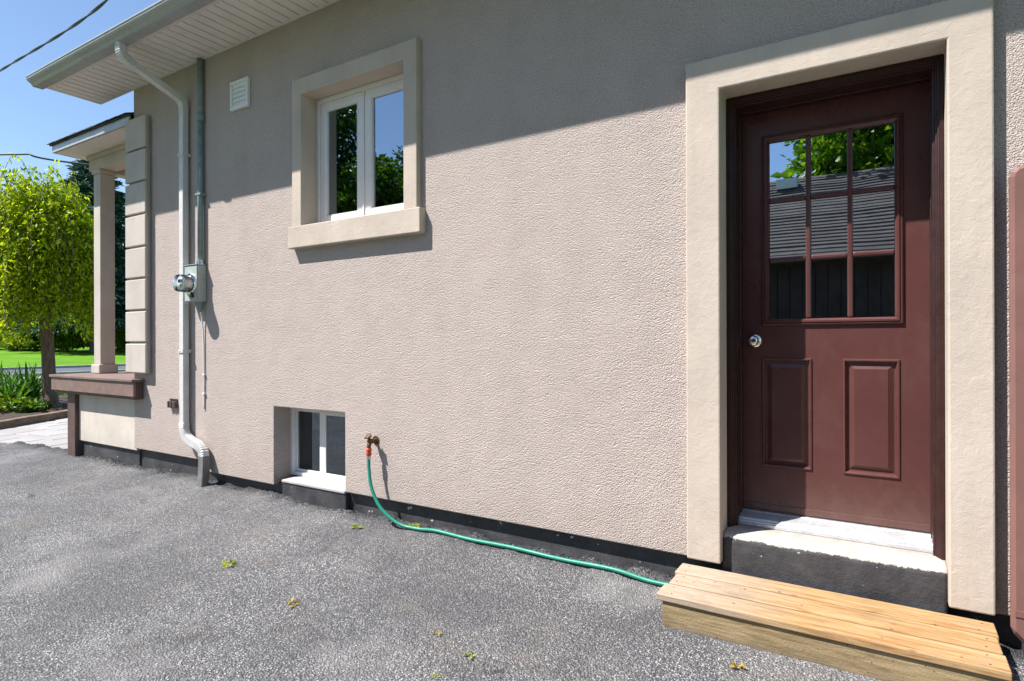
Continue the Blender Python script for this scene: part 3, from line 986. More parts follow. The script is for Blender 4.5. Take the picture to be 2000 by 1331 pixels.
# concrete stoop under the door, face painted black
bmv = bmesh.new()
nxs, nys = 60, 10
V, F = [], []
for i in range(nxs + 1):
    x = -0.661 + 0.867 * i / nxs
    e = random.uniform(-0.004, 0.004)
    V += [(x, 0.205, -0.1), (x, 0.205, 0.3905), (x, 0.10, 0.3895), (x, 0.022 + e, 0.383 + e * 0.5), (x, 0.004 + e * 0.6, 0.372 + e), (x, 0.001, 0.345), (x, -0.001, 0.30), (x, 0.0, -0.1)]
for i in range(nxs):
    for k in range(7):
        a = 8 * i + k
        F.append((a, a + 1, a + 9, a + 8))
F += [tuple(range(8)), tuple(range(8 * nxs, 8 * nxs + 8))]
bmv.free()
fixn(pyd('stoop', V, F, 'stoop', house, True))

# upper window surround, sill, frame, sashes
wt = cells('window_trim', [-3.735, -3.635, -2.637, -2.525], [2.1485, 3.117, 3.232], {(1, 0)}, -0.042, 0.15, 'trim', house, 0.005)
sill = box('window_sill', -3.762, -2.487, -0.058, 0.13, 1.988, 2.148, 'trim', house, 0.006)
win = cells('window', [-3.634, -3.600, -3.152, -3.137, -2.672, -2.638], [2.149, 2.182, 3.083, 3.116], {(1, 1), (3, 1)}, 0.100, 0.18, 'vinyl', house, 0.004)
for a, b in ((-3.599, -3.153), (-3.136, -2.673)):
    s = 0.056 if a < -3.3 else 0.060
    cells('sash', [a, a + s, b - s, b], [2.183, 2.183 + 0.049, 3.082 - 0.054, 3.082], {(1, 1)}, 0.108, 0.15, 'vinyl', win, 0.005)
    rings('gasket', a + s - 0.001, b - s + 0.001, 2.231, 3.029, [(0.0, 0.113), (0.003, 0.110), (0.009, 0.112), (0.012, 0.128)], 'dark' if False else 'vinyl', win, close=False)
    box('pane', a + s, b - s, 0.128, 0.132, 2.232, 3.028, 'glass', win)
# curtain edge seen through the left sash
V, F = [], []
for i in range(25):
    x = -3.60 + 0.15 * i / 24
    y = 0.26 + 0.018 * math.sin(i * 1.3)
    V += [(x, y, 1.9), (x, y, 3.2)]
for i in range(24):
    F.append((2 * i, 2 * i + 2, 2 * i + 3, 2 * i + 1))
cur = pyd('curtain', V, F, 'curtain', house, True)
cur.modifiers.new('thick', 'SOLIDIFY').thickness = 0.003

# basement slider
bw = cells('basement_window', [-4.009, -3.976, -3.258, -3.227], [0.2485, 0.276, 0.770, 0.799], {(1, 1)}, 0.148, 0.198, 'vinyl', house, 0.004)
cells('sash', [-3.668, -3.600, -3.300, -3.259], [0.277, 0.302, 0.742, 0.769], {(1, 1)}, 0.152, 0.172, 'vinyl', bw, 0.003)
box('pane', -3.601, -3.299, 0.160, 0.163, 0.301, 0.743, 'glass_low', bw)
cells('sash', [-3.975, -3.955, -3.675, -3.63], [0.277, 0.296, 0.750, 0.769], {(1, 1)}, 0.176, 0.194, 'vinyl', bw, 0.003)
box('pane', -3.956, -3.674, 0.184, 0.187, 0.295, 0.751, 'glass_low', bw)
box('inner_sash_bar', -3.79, -3.745, 0.24, 0.262, 0.25, 0.80, 'vinyl', bw)
box('inner_sash_bar', -3.56, -3.535, 0.24, 0.262, 0.25, 0.80, 'vinyl', bw)
# quoins on the corner: backing strip and eight raised blocks
box('quoin_strip', -6.115, -5.80, -0.034, 0.0, 1.006, 3.40, 'quoin', house, 0.004)
qz = [1.003, 1.293, 1.594, 1.892, 2.186, 2.488, 2.792, 3.093, 3.405]
for a, b in zip(qz[:-1], qz[1:]):
    bevel_mod(box('quoin_block', -6.135, -5.772, -0.062, -0.034, a + 0.009, b - 0.009, 'quoin', house), 0.008)

# roof edge: roof, fascia, soffit panels, gutter
rp = [(-6.75, -0.59), (3.3, -0.59), (3.3, 4.0), (-6.0, 4.0), (-6.0, 0.06), (-6.75, 0.0)]
V = [(x, y, 3.775 + (y + 0.59) * 0.354) for x, y in rp] + [(x, y, 3.757 + (y + 0.59) * 0.354) for x, y in rp]
F = [tuple(range(6)), tuple(range(11, 5, -1))] + [(k, 6 + k, 6 + (k + 1) % 6, (k + 1) % 6) for k in range(6)]
roof = fixn(pyd('roof', V, F, 'shingle', house))
box('fascia', -6.72, 3.3, -0.495, -0.472, 3.706, 3.80, 'vinyl_beige', house)
box('fascia_return', -6.742, -6.7205, -0.495, -0.001, 3.706, 3.80, 'vinyl_beige', house)
soff = box('soffit', -6.72, 3.3, -0.471, -0.0005, 3.728, 3.745, 'vinyl_beige', house)
pw = 0.305
x = -6.715
k = 0
while x < 2.6:
    # triple-4 profile: three flats with V grooves, running out from the wall
    V, F = [], []
    pf = []
    for r in range(3):
        a = x + r * pw / 3
        pf += [(a + 0.001, 3.724), (a + 0.008, 3.708), (a + 0.040, 3.7065), (a + pw / 3 - 0.010, 3.708), (a + pw / 3 - 0.005, 3.724)]
    for (px_, pz_) in pf:
        V += [(px_, -0.440, pz_), (px_, -0.022, pz_)]
    for q in range(len(pf) - 1):
        F.append((2 * q, 2 * q + 1, 2 * q + 3, 2 * q + 2))
    pyd('soffit_panel', V, F, 'soffit', soff)
    x += pw
box('soffit_channel', -6.715, 2.6, -0.470, -0.4405, 3.704, 3.727, 'vinyl_beige', soff, 0.003)
box('soffit_channel', -6.715, 2.6, -0.0215, -0.001, 3.703, 3.7275, 'vinyl_beige', soff, 0.003)
box('soffit_channel', -6.719, -6.702, -0.44, -0.022, 3.704, 3.7275, 'vinyl_beige', soff, 0.003)
gp = [(-0.497, 3.778), (-0.497, 3.682), (-0.572, 3.682), (-0.578, 3.690), (-0.586, 3.702), (-0.600, 3.712), (-0.615, 3.722), (-0.622, 3.734),
      (-0.624, 3.748), (-0.628, 3.751), (-0.628, 3.760), (-0.616, 3.762)]
V, F = [], []
for x in (-6.735, 2.8):
    V += [(x, y, z) for y, z in gp]
n = len(gp)
for k in range(n - 1):
    F.append((k, k + 1, n + k + 1, n + k))
gut = pyd('gutter', V, F, 'gutter', house)
gut.modifiers.new('thick', 'SOLIDIFY').thickness = 0.0025
pyd('gutter_end_cap', [(-6.737, y, z) for y, z in gp], [tuple(range(n))], 'gutter', gut).modifiers.new('thick', 'SOLIDIFY').thickness = 0.002
for xx in np.arange(-6.3, 2.5, 0.75):
    box('gutter_hanger', xx, xx + 0.022, -0.618, -0.499, 3.752, 3.756, 'gutter', gut)

# porch: skirt, deck, corner post, column, beam, roof
box('porch_skirt', -7.24, -6.0615, 0.004, 0.16, 0.265, 0.86, 'parge', house, 0.004)
box('porch_footing', -7.26, -6.0615, 0.028, 0.17, -0.2, 0.2645, 'black', house, 0.01)
bevel_mod(box('porch_post', -7.414, -7.2405, -0.035, 0.13, 0.02, 0.7985, 'deckdark', house), 0.006)
deck = box('porch_deck', -7.60, -6.102, 0.005, 5.5, 0.80, 0.925, 'deckdark', house)
for i in range(16):
    ya = -0.118 + i * 0.142
    xr = -5.90 if ya < -0.01 else -6.102
    if ya < -0.01:
        box('deck_board', -7.64, xr, ya, ya + 0.1165, 0.9275, 0.953, 'deck', deck, 0.004)
    else:
        box('deck_board', -7.64, xr, ya, ya + 0.138, 0.9275, 0.953, 'deck', deck, 0.004)
box('fascia_board', -7.62, -5.902, -0.104, -0.082, 0.792, 0.926, 'deck', deck, 0.003)
box('fascia_board', -7.625, -7.603, -0.081, 5.5, 0.792, 0.926, 'deck', deck, 0.003)
box('joist', -7.60, -5.93, -0.08, -0.002, 0.762, 0.925, 'deckdark', deck)
colm = box('porch_column', -7.475, -7.325, 0.245, 0.395, 1.055, 3.16, 'quoin', house, 0.006)
box('column_base', -7.497, -7.303, 0.223, 0.417, 0.9535, 1.0545, 'quoin', colm, 0.01)
box('column_capital', -7.490, -7.310, 0.230, 0.410, 3.1605, 3.208, 'quoin', colm, 0.008)
beam = box('porch_beam', -7.56, -6.1025, 0.235, 0.405, 3.2085, 3.372, 'trim', house, 0.005)
box('beam_moulding', -7.575, -6.1025, 0.212, 0.2345, 3.322, 3.372, 'trim', beam, 0.006)
box('front_beam', -7.56, -7.40, 0.4055, 5.4, 3.2085, 3.372, 'trim', beam, 0.005)
box('front_beam', -6.30, -6.1025, 0.4055, 5.4, 3.25, 3.372, 'trim', beam, 0.005)
box('porch_ceiling', -7.73, -6.1025, -0.02, 5.5, 3.373, 3.39, 'vinyl_beige', house)
V = [(-7.78, -0.06, 3.463), (-6.10, -0.06, 3.463), (-6.10, 1.6, 4.05), (-7.0, 1.6, 4.05), (-7.78, 5.6, 3.463), (-7.0, 4.2, 4.05), (-6.10, 4.2, 4.05), (-6.10, 5.6, 3.463)]
F = [(0, 1, 2, 3), (0, 3, 5, 4), (3, 2, 6, 5), (4, 5, 6, 7)]
proof = pyd('porch_roof', V, F, 'shingle', house)
proof.modifiers.new('thick', 'SOLIDIFY').thickness = 0.012
box('eave_fascia', -7.73, -6.1025, -0.042, -0.0205, 3.374, 3.455, 'gutter', proof, 0.003)
box('eave_fascia', -7.752, -7.7305, -0.042, 5.5, 3.374, 3.455, 'gutter', proof, 0.003)
for i in range(10):
    xa = -7.80 + i * 0.17
    pyd('shingle_tab', [(xa, -0.075, 3.462), (xa + 0.166, -0.075, 3.462 + random.uniform(-0.002, 0.006)), (xa + 0.166, 0.12, 3.537), (xa, 0.12, 3.537),
                        (xa, -0.075, 3.470), (xa + 0.166, -0.075, 3.470 + random.uniform(0, 0.006)), (xa + 0.166, 0.12, 3.545), (xa, 0.12, 3.545)],
        [(0, 1, 2, 3), (4, 7, 6, 5), (0, 4, 5, 1), (1, 5, 6, 2), (2, 6, 7, 3), (3, 7, 4, 0)], 'shingle', proof)

# ------------------------------------------------------------------ things fixed to the wall
# vent cover
vent = thing('vent_cover', 'small square white louvred vent cover high on the stucco wall', 'vent', (-4.41, 0, 3.29))
cells('frame', [-4.522, -4.500, -4.310, -4.288], [3.176, 3.196, 3.384, 3.406], {(1, 1)}, -0.028, -0.001, 'white', vent, 0.003)
box('back_plate', -4.499, -4.311, -0.006, -0.002, 3.197, 3.383, 'white', vent)
for i in range(5):
    za = 3.199 + i * 0.037
    pyd('slat', [(-4.499, -0.020, za), (-4.311, -0.020, za), (-4.311, -0.014, za + 0.0365), (-4.499, -0.014, za + 0.0365),
                 (-4.499, -0.017, za), (-4.311, -0.017, za), (-4.311, -0.011, za + 0.0365), (-4.499, -0.011, za + 0.0365)],
        [(0, 1, 2, 3), (4, 7, 6, 5), (0, 4, 5, 1), (2, 6, 7, 3), (0, 3, 7, 4), (1, 5, 6, 2)], 'white', vent)

# downspout
ds = thing('downspout', 'white enamelled downspout running from the gutter down past the electric meter', 'downspout', (-5.17, -0.045, 0.1))
sec = rrect(0.056, 0.068, 0.007)
lathe('gutter_outlet', [(0.0, 0.036), (0.03, 0.034)], (-5.165, -0.545, 3.682), (0, 0, -1), 'white_metal', ds, 16)


def elbow(pts, n=26, amp=0.06):
    p = smoothpath(pts, max(2, n // (len(pts) - 1)))
    return p, [1.0 + (amp if i % 2 else 0.0) for i in range(len(p))]


p, s = elbow([(-5.168, -0.545, 3.672), (-5.168, -0.543, 3.62), (-5.168, -0.51, 3.57), (-5.168, -0.455, 3.545)], 30, 0.12)
tube('elbow', p, sec, 'white_metal', ds, s, False, (0, 1, 0))
tube('sloped_pipe', [(-5.168, -0.470, 3.553), (-5.168, -0.105, 3.408)], rrect(0.054, 0.066, 0.007), 'white_metal', ds, None, False, (0, 1, 0))
p, s = elbow([(-5.168, -0.120, 3.415), (-5.168, -0.075, 3.395), (-5.168, -0.048, 3.355), (-5.168, -0.044, 3.30)], 18, 0.035)
tube('elbow', p, sec, 'white_metal', ds, s, False, (0, 1, 0))
tube('straight_pipe', [(-5.168, -0.043, 3.32), (-5.168, -0.043, 2.0), (-5.168, -0.043, 0.585)], rrect(0.052, 0.064, 0.006), 'white_metal', ds, None, False, (0, 1, 0))
for zc in (2.92, 1.22):
    box('strap', -5.206, -5.1985, -0.074, -0.001, zc - 0.014, zc + 0.014, 'white_metal', ds)
    box('strap', -5.1375, -5.130, -0.074, -0.001, zc - 0.014, zc + 0.014, 'white_metal', ds)
    box('strap_band', -5.206, -5.130, -0.0765, -0.0742, zc - 0.014, zc + 0.014, 'white_metal', ds)
    lathe('screw', [(0, 0.006), (0.003, 0.005)], (-5.178, -0.0765, zc), (0, -1, 0), 'steel', ds, 8)
p, s = elbow([(-5.168, -0.043, 0.60), (-5.165, -0.045, 0.545), (-5.125, -0.048, 0.485), (-5.03, -0.052, 0.445), (-4.93, -0.056, 0.425), (-4.862, -0.06, 0.385), (-4.838, -0.062, 0.32)], 54, 0.12)
tube('elbow', p, sec, 'white_metal', ds, s, False, (0, 1, 0))
tube('outfall_pipe', [(-4.838, -0.062, 0.345), (-4.836, -0.068, 0.20), (-4.832, -0.082, 0.098)], rrect(0.062, 0.074, 0.008), 'grey_pipe', ds, None, False, (0, 1, 0))

# service conduit
cd = thing('service_conduit', 'grey-green electrical conduit pipe between the soffit and the meter box', 'conduit', (-4.935, -0.03, 1.96))
tube('pipe', [(-4.937, -0.030, 3.702), (-4.937, -0.030, 3.20)], circ(0.0255, 16), 'conduit', cd)
tube('pipe', [(-4.937, -0.030, 3.20), (-4.937, -0.030, 1.952)], circ(0.0235, 16), 'conduit', cd)
tube('mast', [(-4.937, -0.030, 3.99), (-4.937, -0.030, 5.5)], circ(0.0255, 16), 'conduit', cd)
lathe('coupling', [(0, 0.029), (0.003, 0.031), (0.05, 0.031), (0.053, 0.029)], (-4.937, -0.030, 3.175), (0, 0, 1), 'conduit', cd, 18)
lathe('hub', [(0, 0.034), (0.012, 0.034), (0.03, 0.028), (0.045, 0.028)], (-4.937, -0.030, 1.950), (0, 0, 1), 'steel', cd, 18)
for zc in (2.55,):
    box('strap', -4.975, -4.897, -0.057, -0.001, zc - 0.01, zc + 0.01, 'conduit', cd, 0.004)

# electric meter
em = thing('electric_meter', 'grey electric meter box with round glass meter beside the downspout', 'meter', (-4.99, -0.04, 1.64))
bevel_mod(box('box', -5.084, -4.896, -0.080, -0.001, 1.640, 1.948, 'meterbox', em), 0.006)
box('cover_plate', -5.080, -4.900, -0.086, -0.0805, 1.646, 1.942, 'meterbox', em, 0.004)
box('rain_hood', -5.090, -4.890, -0.092, -0.0005, 1.9485, 1.954, 'meterbox', em, 0.002)
mc = (-4.990, -0.0865, 1.790)
lathe('meter_ring', [(0, 0.090), (0.012, 0.090), (0.020, 0.086), (0.022, 0.076)], mc, (0, -1, 0), 'chrome', em, 36)
mb = lathe('meter_body', [(0.0, 0.066), (0.060, 0.066), (0.062, 0.060)], (mc[0], mc[1] - 0.022, mc[2]), (0, -1, 0), 'steel', em, 32)
lathe('dial_face', [(0, 0.058), (0.002, 0.058)], (mc[0], mc[1] - 0.0845, mc[2]), (0, -1, 0), 'white', mb, 32)
box('display', mc[0] - 0.034, mc[0] + 0.034, mc[1] - 0.089, mc[1] - 0.0868, mc[2] + 0.008, mc[2] + 0.032, 'dark', mb)
box('nameplate', mc[0] - 0.030, mc[0] + 0.030, mc[1] - 0.0885, mc[1] - 0.0868, mc[2] - 0.034, mc[2] - 0.012, 'steel', mb)
lathe('glass_cover', [(0, 0.0735), (0.075, 0.0735), (0.090, 0.069), (0.096, 0.060), (0.097, 0.01)], (mc[0], mc[1] - 0.0225, mc[2]), (0, -1, 0), 'glass_meter', em, 36)
box('seal', mc[0] + 0.020, mc[0] + 0.048, mc[1] - 0.02, mc[1] - 0.0005, mc[2] - 0.118, mc[2] - 0.088, 'dark', em, 0.004)
lathe('bottom_hub', [(0, 0.026), (0.03, 0.024), (0.075, 0.014), (0.085, 0.012)], (-4.935, -0.035, 1.6395), (0, 0, -1), 'conduit', em, 16)

# ground cable under the meter
gc = thing('ground_cable', 'thin white cable clipped to the wall below the electric meter', 'cable', (-4.93, -0.01, 0.7))
tube('cable', smoothpath([(-4.935, -0.033, 1.558), (-4.934, -0.020, 1.48), (-4.930, -0.010, 1.30), (-4.926, -0.010, 1.0), (-4.928, -0.009, 0.86), (-4.929, -0.008, 0.73)], 6), circ(0.0065, 8), 'white', gc)
for zc in (1.02, 0.86):
    box('clip', -4.940, -4.912, -0.019, -0.0005, zc - 0.007, zc + 0.007, 'white', gc, 0.002)

# small dark comb-like bracket
br = thing('wall_bracket', 'small dark slotted bracket fixed to the wall left of the downspout', 'bracket', (-5.40, 0, 0.75))
box('plate', -5.462, -5.345, -0.010, -0.001, 0.772, 0.792, 'dark', br, 0.002)
for i in range(5):
    box('prong', -5.460 + i * 0.025, -5.444 + i * 0.025, -0.034 + 0.003 * (i % 2), -0.001, 0.712, 0.7715, 'deckdark', br, 0.003)

# hose bib and hose
bib = thing('hose_bib', 'tarnished brass outdoor tap on the wall at the top of the green hose', 'tap', (-2.93, -0.03, 0.63))
lathe('flange', [(0, 0.030), (0.004, 0.030), (0.006, 0.018)], (-2.925, -0.001, 0.632), (0, -1, 0), 'brass', bib, 16)
lathe('body', [(0, 0.013), (0.03, 0.013), (0.034, 0.018), (0.06, 0.018), (0.066, 0.012)], (-2.925, -0.006, 0.632), (0, -1, 0), 'brass', bib, 14)
tube('spout', smoothpath([(-2.925, -0.045, 0.630), (-2.922, -0.066, 0.615), (-2.920, -0.072, 0.585)], 5), circ(0.014, 12), 'brass', bib)
lathe('stem', [(0, 0.007), (0.045, 0.007)], (-2.925, -0.050, 0.635), (0.0, -0.55, 0.8), 'brass', bib, 10)
hp = []
for k in range(40):
    a = 2 * math.pi * k / 40
    r = 0.024 + 0.004 * math.cos(a * 5)
    hp.append((r * math.cos(a), r * math.sin(a)))
hc = Vector((-2.925, -0.073, 0.668))
axh = Vector((0, -0.55, 0.8)).normalized()
tube('handle', [hc - axh * 0.005, hc, hc + axh * 0.006], hp, 'brass', bib, [0.9, 1.0, 0.88], False)
hose = thing('garden_hose', 'green garden hose hanging from the tap and lying along the foundation', 'hose', (-2.9, -0.07, 0.1))
lathe('coupling', [(0.0, 0.016), (0.004, 0.019), (0.014, 0.019), (0.016, 0.016), (0.030, 0.018), (0.042, 0.017), (0.052, 0.013)], (-2.920, -0.072, 0.588), (0.01, -0.04, -1), 'red', hose, 10, False)
lathe('ferrule', [(0, 0.0145), (0.02, 0.0145)], (-2.9195, -0.074, 0.537), (0.01, -0.03, -1), 'steel', hose, 14)


def gz(x, y): return float(drive_z(np.array([x]), np.array([y]))[0])


hpath = [(-2.919, -0.075, 0.525), (-2.905, -0.085, 0.44), (-2.865, -0.100, 0.33), (-2.775, -0.105, 0.215)]
for x, yy in ((-2.64, -0.088), (-2.50, -0.066), (-2.36, -0.058), (-2.1, -0.052), (-1.82, -0.050), (-1.5, -0.058), (-1.2, -0.066), (-1.0, -0.073), (-0.845, -0.082), (-0.70, -0.10)):
    hpath.append((x, yy, max(gz(x, yy), 0.094) + 0.014 + (0.02 if x < -2.6 else 0)))
tube('hose', smoothpath(hpath, 8), circ(0.0112, 12), 'hose', hose)

# ------------------------------------------------------------------ wooden step
st = thing('wooden_step', 'low wooden step of pine boards in front of the brown door', 'step', (-0.24, -0.23, 0.08))
yb = [-0.452, -0.312, -0.172, -0.032]
for i in range(3):
    jx = (-0.012, 0.0, -0.016)[i]
    pl = box('plank', -0.826 + jx, 0.340 - jx * 0.4, yb[i] + 0.006, yb[i + 1] - 0.006, 0.190, 0.2195, 'plank', st)
    bevel_mod(pl, 0.004, 2)
    for sx in (-0.79, 0.30):
        for dy_ in (0.035, 0.105):
            lathe('screw', [(0, 0.0035), (0.0008, 0.003)], (sx + random.uniform(-0.012, 0.012), yb[i] + dy_, 0.2195), (0, 0, 1), 'dark', pl, 8)
bevel_mod(box('front_board', -0.815, 0.336, -0.436, -0.400, 0.052, 0.1895, 'board', st), 0.004)
bevel_mod(box('side_board', -0.813, -0.777, -0.3995, -0.04, 0.052, 0.1895, 'board', st), 0.004)
bevel_mod(box('side_board', 0.298, 0.334, -0.3995, -0.04, 0.052, 0.1895, 'board', st), 0.004)

# ------------------------------------------------------------------ brown panel at the right edge
pn = thing('brown_gate', 'brown painted gate panel standing right of the pale door surround', 'gate', (0.75, -0.06, 0.1))
V = []
pts2 = [(0.392, 0.215), (0.392, 1.905), (0.398, 1.925), (0.412, 1.940), (0.430, 1.945), (1.30, 1.945), (1.30, 0.10), (0.50, 0.10)]
n = len(pts2)
for yy in (-0.085, -0.045):
    V += [(x, yy, z) for x, z in pts2]
F = [tuple(range(n)), tuple(range(n, 2 * n))] + [(k, (k + 1) % n, n + (k + 1) % n, n + k) for k in range(n)]
bevel_mod(fixn(pyd('panel', V, F, 'panel_brown', pn)), 0.014, 1)
box('rail', 0.402, 1.29, -0.0885, -0.0855, 0.275, 0.300, 'panel_brown', pn, 0.001)
box('hinge_post', 1.30, 1.39, -0.09, -0.002, 0.02, 2.0, 'panel_brown', pn, 0.005)

# ------------------------------------------------------------------ fallen leaves
def sprig(x, y, n, r, mat, label, name='fallen_sprig'):
    r *= 0.82
    t = thing(name, label, 'leaves', (x, y, gz(x, y)), 'fallen sprigs on the driveway')
    ang = rng.uniform(0, 2 * math.pi, n)
    rr = r * np.sqrt(rng.uniform(0, 1, n)) * 0.7
    P = np.stack([x + rr * np.cos(ang), y + rr * np.sin(ang) * 0.6, gz(x, y) + 0.004 + rng.uniform(0, 0.012, n)], 1)
    d = np.stack([np.cos(ang + rng.normal(0, .6, n)), np.sin(ang + rng.normal(0, .6, n)), rng.uniform(-0.1, 0.5, n)], 1)
    leaf_mesh('leaf', P, r * 0.65, mat, t, 0.55, d, 1.0)
    tube('stalk', [(x - r * 0.8, y - r * 0.2, gz(x, y) + 0.006), (x, y, gz(x, y) + 0.010), (x + r * 0.5, y + r * 0.3, gz(x, y) + 0.006)], circ(0.0015, 5), mat, t)


sprig(-2.90, -0.20, 26, 0.042, 'sprig', 'yellow-green leaf sprig on the asphalt below the hose tap')
sprig(-2.56, -0.03, 20, 0.040, 'sprig', 'green leaf sprig against the foundation behind the hose')
sprig(-3.05, -0.99, 24, 0.044, 'sprig', 'yellow-green leaf sprig in the middle of the left driveway')
sprig(-2.36, -1.11, 16, 0.036, 'sprig_tan', 'pale tan dry leaf sprig right of the green one on the open driveway')
sprig(-1.39, -1.05, 12, 0.030, 'sprig', 'thin green sprig on the driveway at the bottom centre')
sprig(-1.60, -0.99, 9, 0.024, 'sprig_tan', 'tiny tan sprig beside the thin green one at the bottom centre')
sprig(-0.47, -0.61, 26, 0.032, 'sprig_tan', 'golden leaf sprig on the asphalt in front of the wooden step')
sprig(-1.40, -1.24, 8, 0.022, 'sprig', 'tiny green sprig nearest the bottom edge of the picture')

# crumbled tar and grit along the foot of the foundation
def grit(N, xr, yr, size, mat, label):
    X = rng.uniform(xr[0], xr[1], N)
    Y = rng.uniform(0, 1, N) ** 0.7 * (yr[1] - yr[0]) + yr[0]
    dens = vnoise(X * 2.3, Y * 3, 21) + 0.5 > rng.uniform(0, 1, N)
    X, Y = X[dens], Y[dens]
    Z = drive_z(X, Y)
    n = len(X)
    base = np.array([(1, 0, 0), (-1, 0, 0), (0, 1, 0), (0, -1, 0), (0, 0, 1), (0, 0, -1)], float)
    tri = np.array([(0, 2, 4), (2, 1, 4), (1, 3, 4), (3, 0, 4), (2, 0, 5), (1, 2, 5), (3, 1, 5), (0, 3, 5)])
    sc = size * rng.uniform(0.35, 1.0, (n, 1, 1)) * rng.uniform(0.5, 1.3, (n, 6, 1))
    V = np.stack([X, Y, Z], 1)[:, None, :] + base[None] * sc * np.array([1.2, 1.0, 0.6])
    F = (tri[None] + (np.arange(n) * 6)[:, None, None]).reshape(-1, 3)
    me = bpy.data.meshes.new('grit')
    V = V.reshape(-1, 3)
    me.vertices.add(len(V))
    me.vertices.foreach_set('co', V.ravel())
    me.loops.add(F.size)
    me.loops.foreach_set('vertex_index', F.ravel())
    me.polygons.add(len(F))
    me.polygons.foreach_set('loop_start', np.arange(0, F.size, 3))
    me.update(calc_edges=True)
    o = link('grit', me, mat)
    o['kind'] = 'stuff'
    o['label'] = label
    o['category'] = 'grit'


grit(2600, (-7.2, -0.85), (-0.045, 0.042), 0.010, 'tar', 'black crumbled tar along the foot of the foundation')
grit(1500, (-7.2, -0.85), (-0.16, 0.03), 0.006, 'pebble', 'pale grit and small stones along the foundation')
grit(2600, (-5.0, 0.6), (-1.8, -0.2), 0.006, 'pebble', 'pale loose grit scattered over the driveway')

# ------------------------------------------------------------------ overhead wires
def wire(pts, r, name, label, twist=False):
    t = thing(name, label, 'wire', pts[0])
    P = smoothpath(pts, 40 if twist else 14)
    if twist:
        for k in range(2):
            Q = []
            for i, p in enumerate(P):
                a = i * 0.45 + k * math.pi
                Q.append(p + Vector((0, math.cos(a), math.sin(a))) * r * 0.75)
            tube('strand', Q, circ(r, 8), 'wire', t)
    else:
        tube('strand', P, circ(r, 8), 'wire', t)
    return t


# ------------------------------------------------------------------ trees and plants
def trunk_mesh(name, pts, radii, mat, parent, seg=14, rough=0.06):
    P = smoothpath(pts, 6)
    n = len(P)
    R = np.interp(np.linspace(0, len(pts) - 1, n), np.arange(len(pts)), radii)
    V, F = [], []
    for i, p in enumerate(P):
        for k in range(seg):
            a = 2 * math.pi * k / seg
            r = R[i] * (1 + rough * math.sin(3 * a + i * 0.35) + rough * random.uniform(-1, 1) * 0.6)
            V.append(p + Vector((math.cos(a) * r, math.sin(a) * r, 0)))
    for i in range(n - 1):
        for k in range(seg):
            a, b = i * seg + k, i * seg + (k + 1) % seg
            F.append((a, b, b + seg, a + seg))
    F.append(tuple(range((n - 1) * seg, n * seg)))
    return pyd(name, V, F, mat, parent, True)


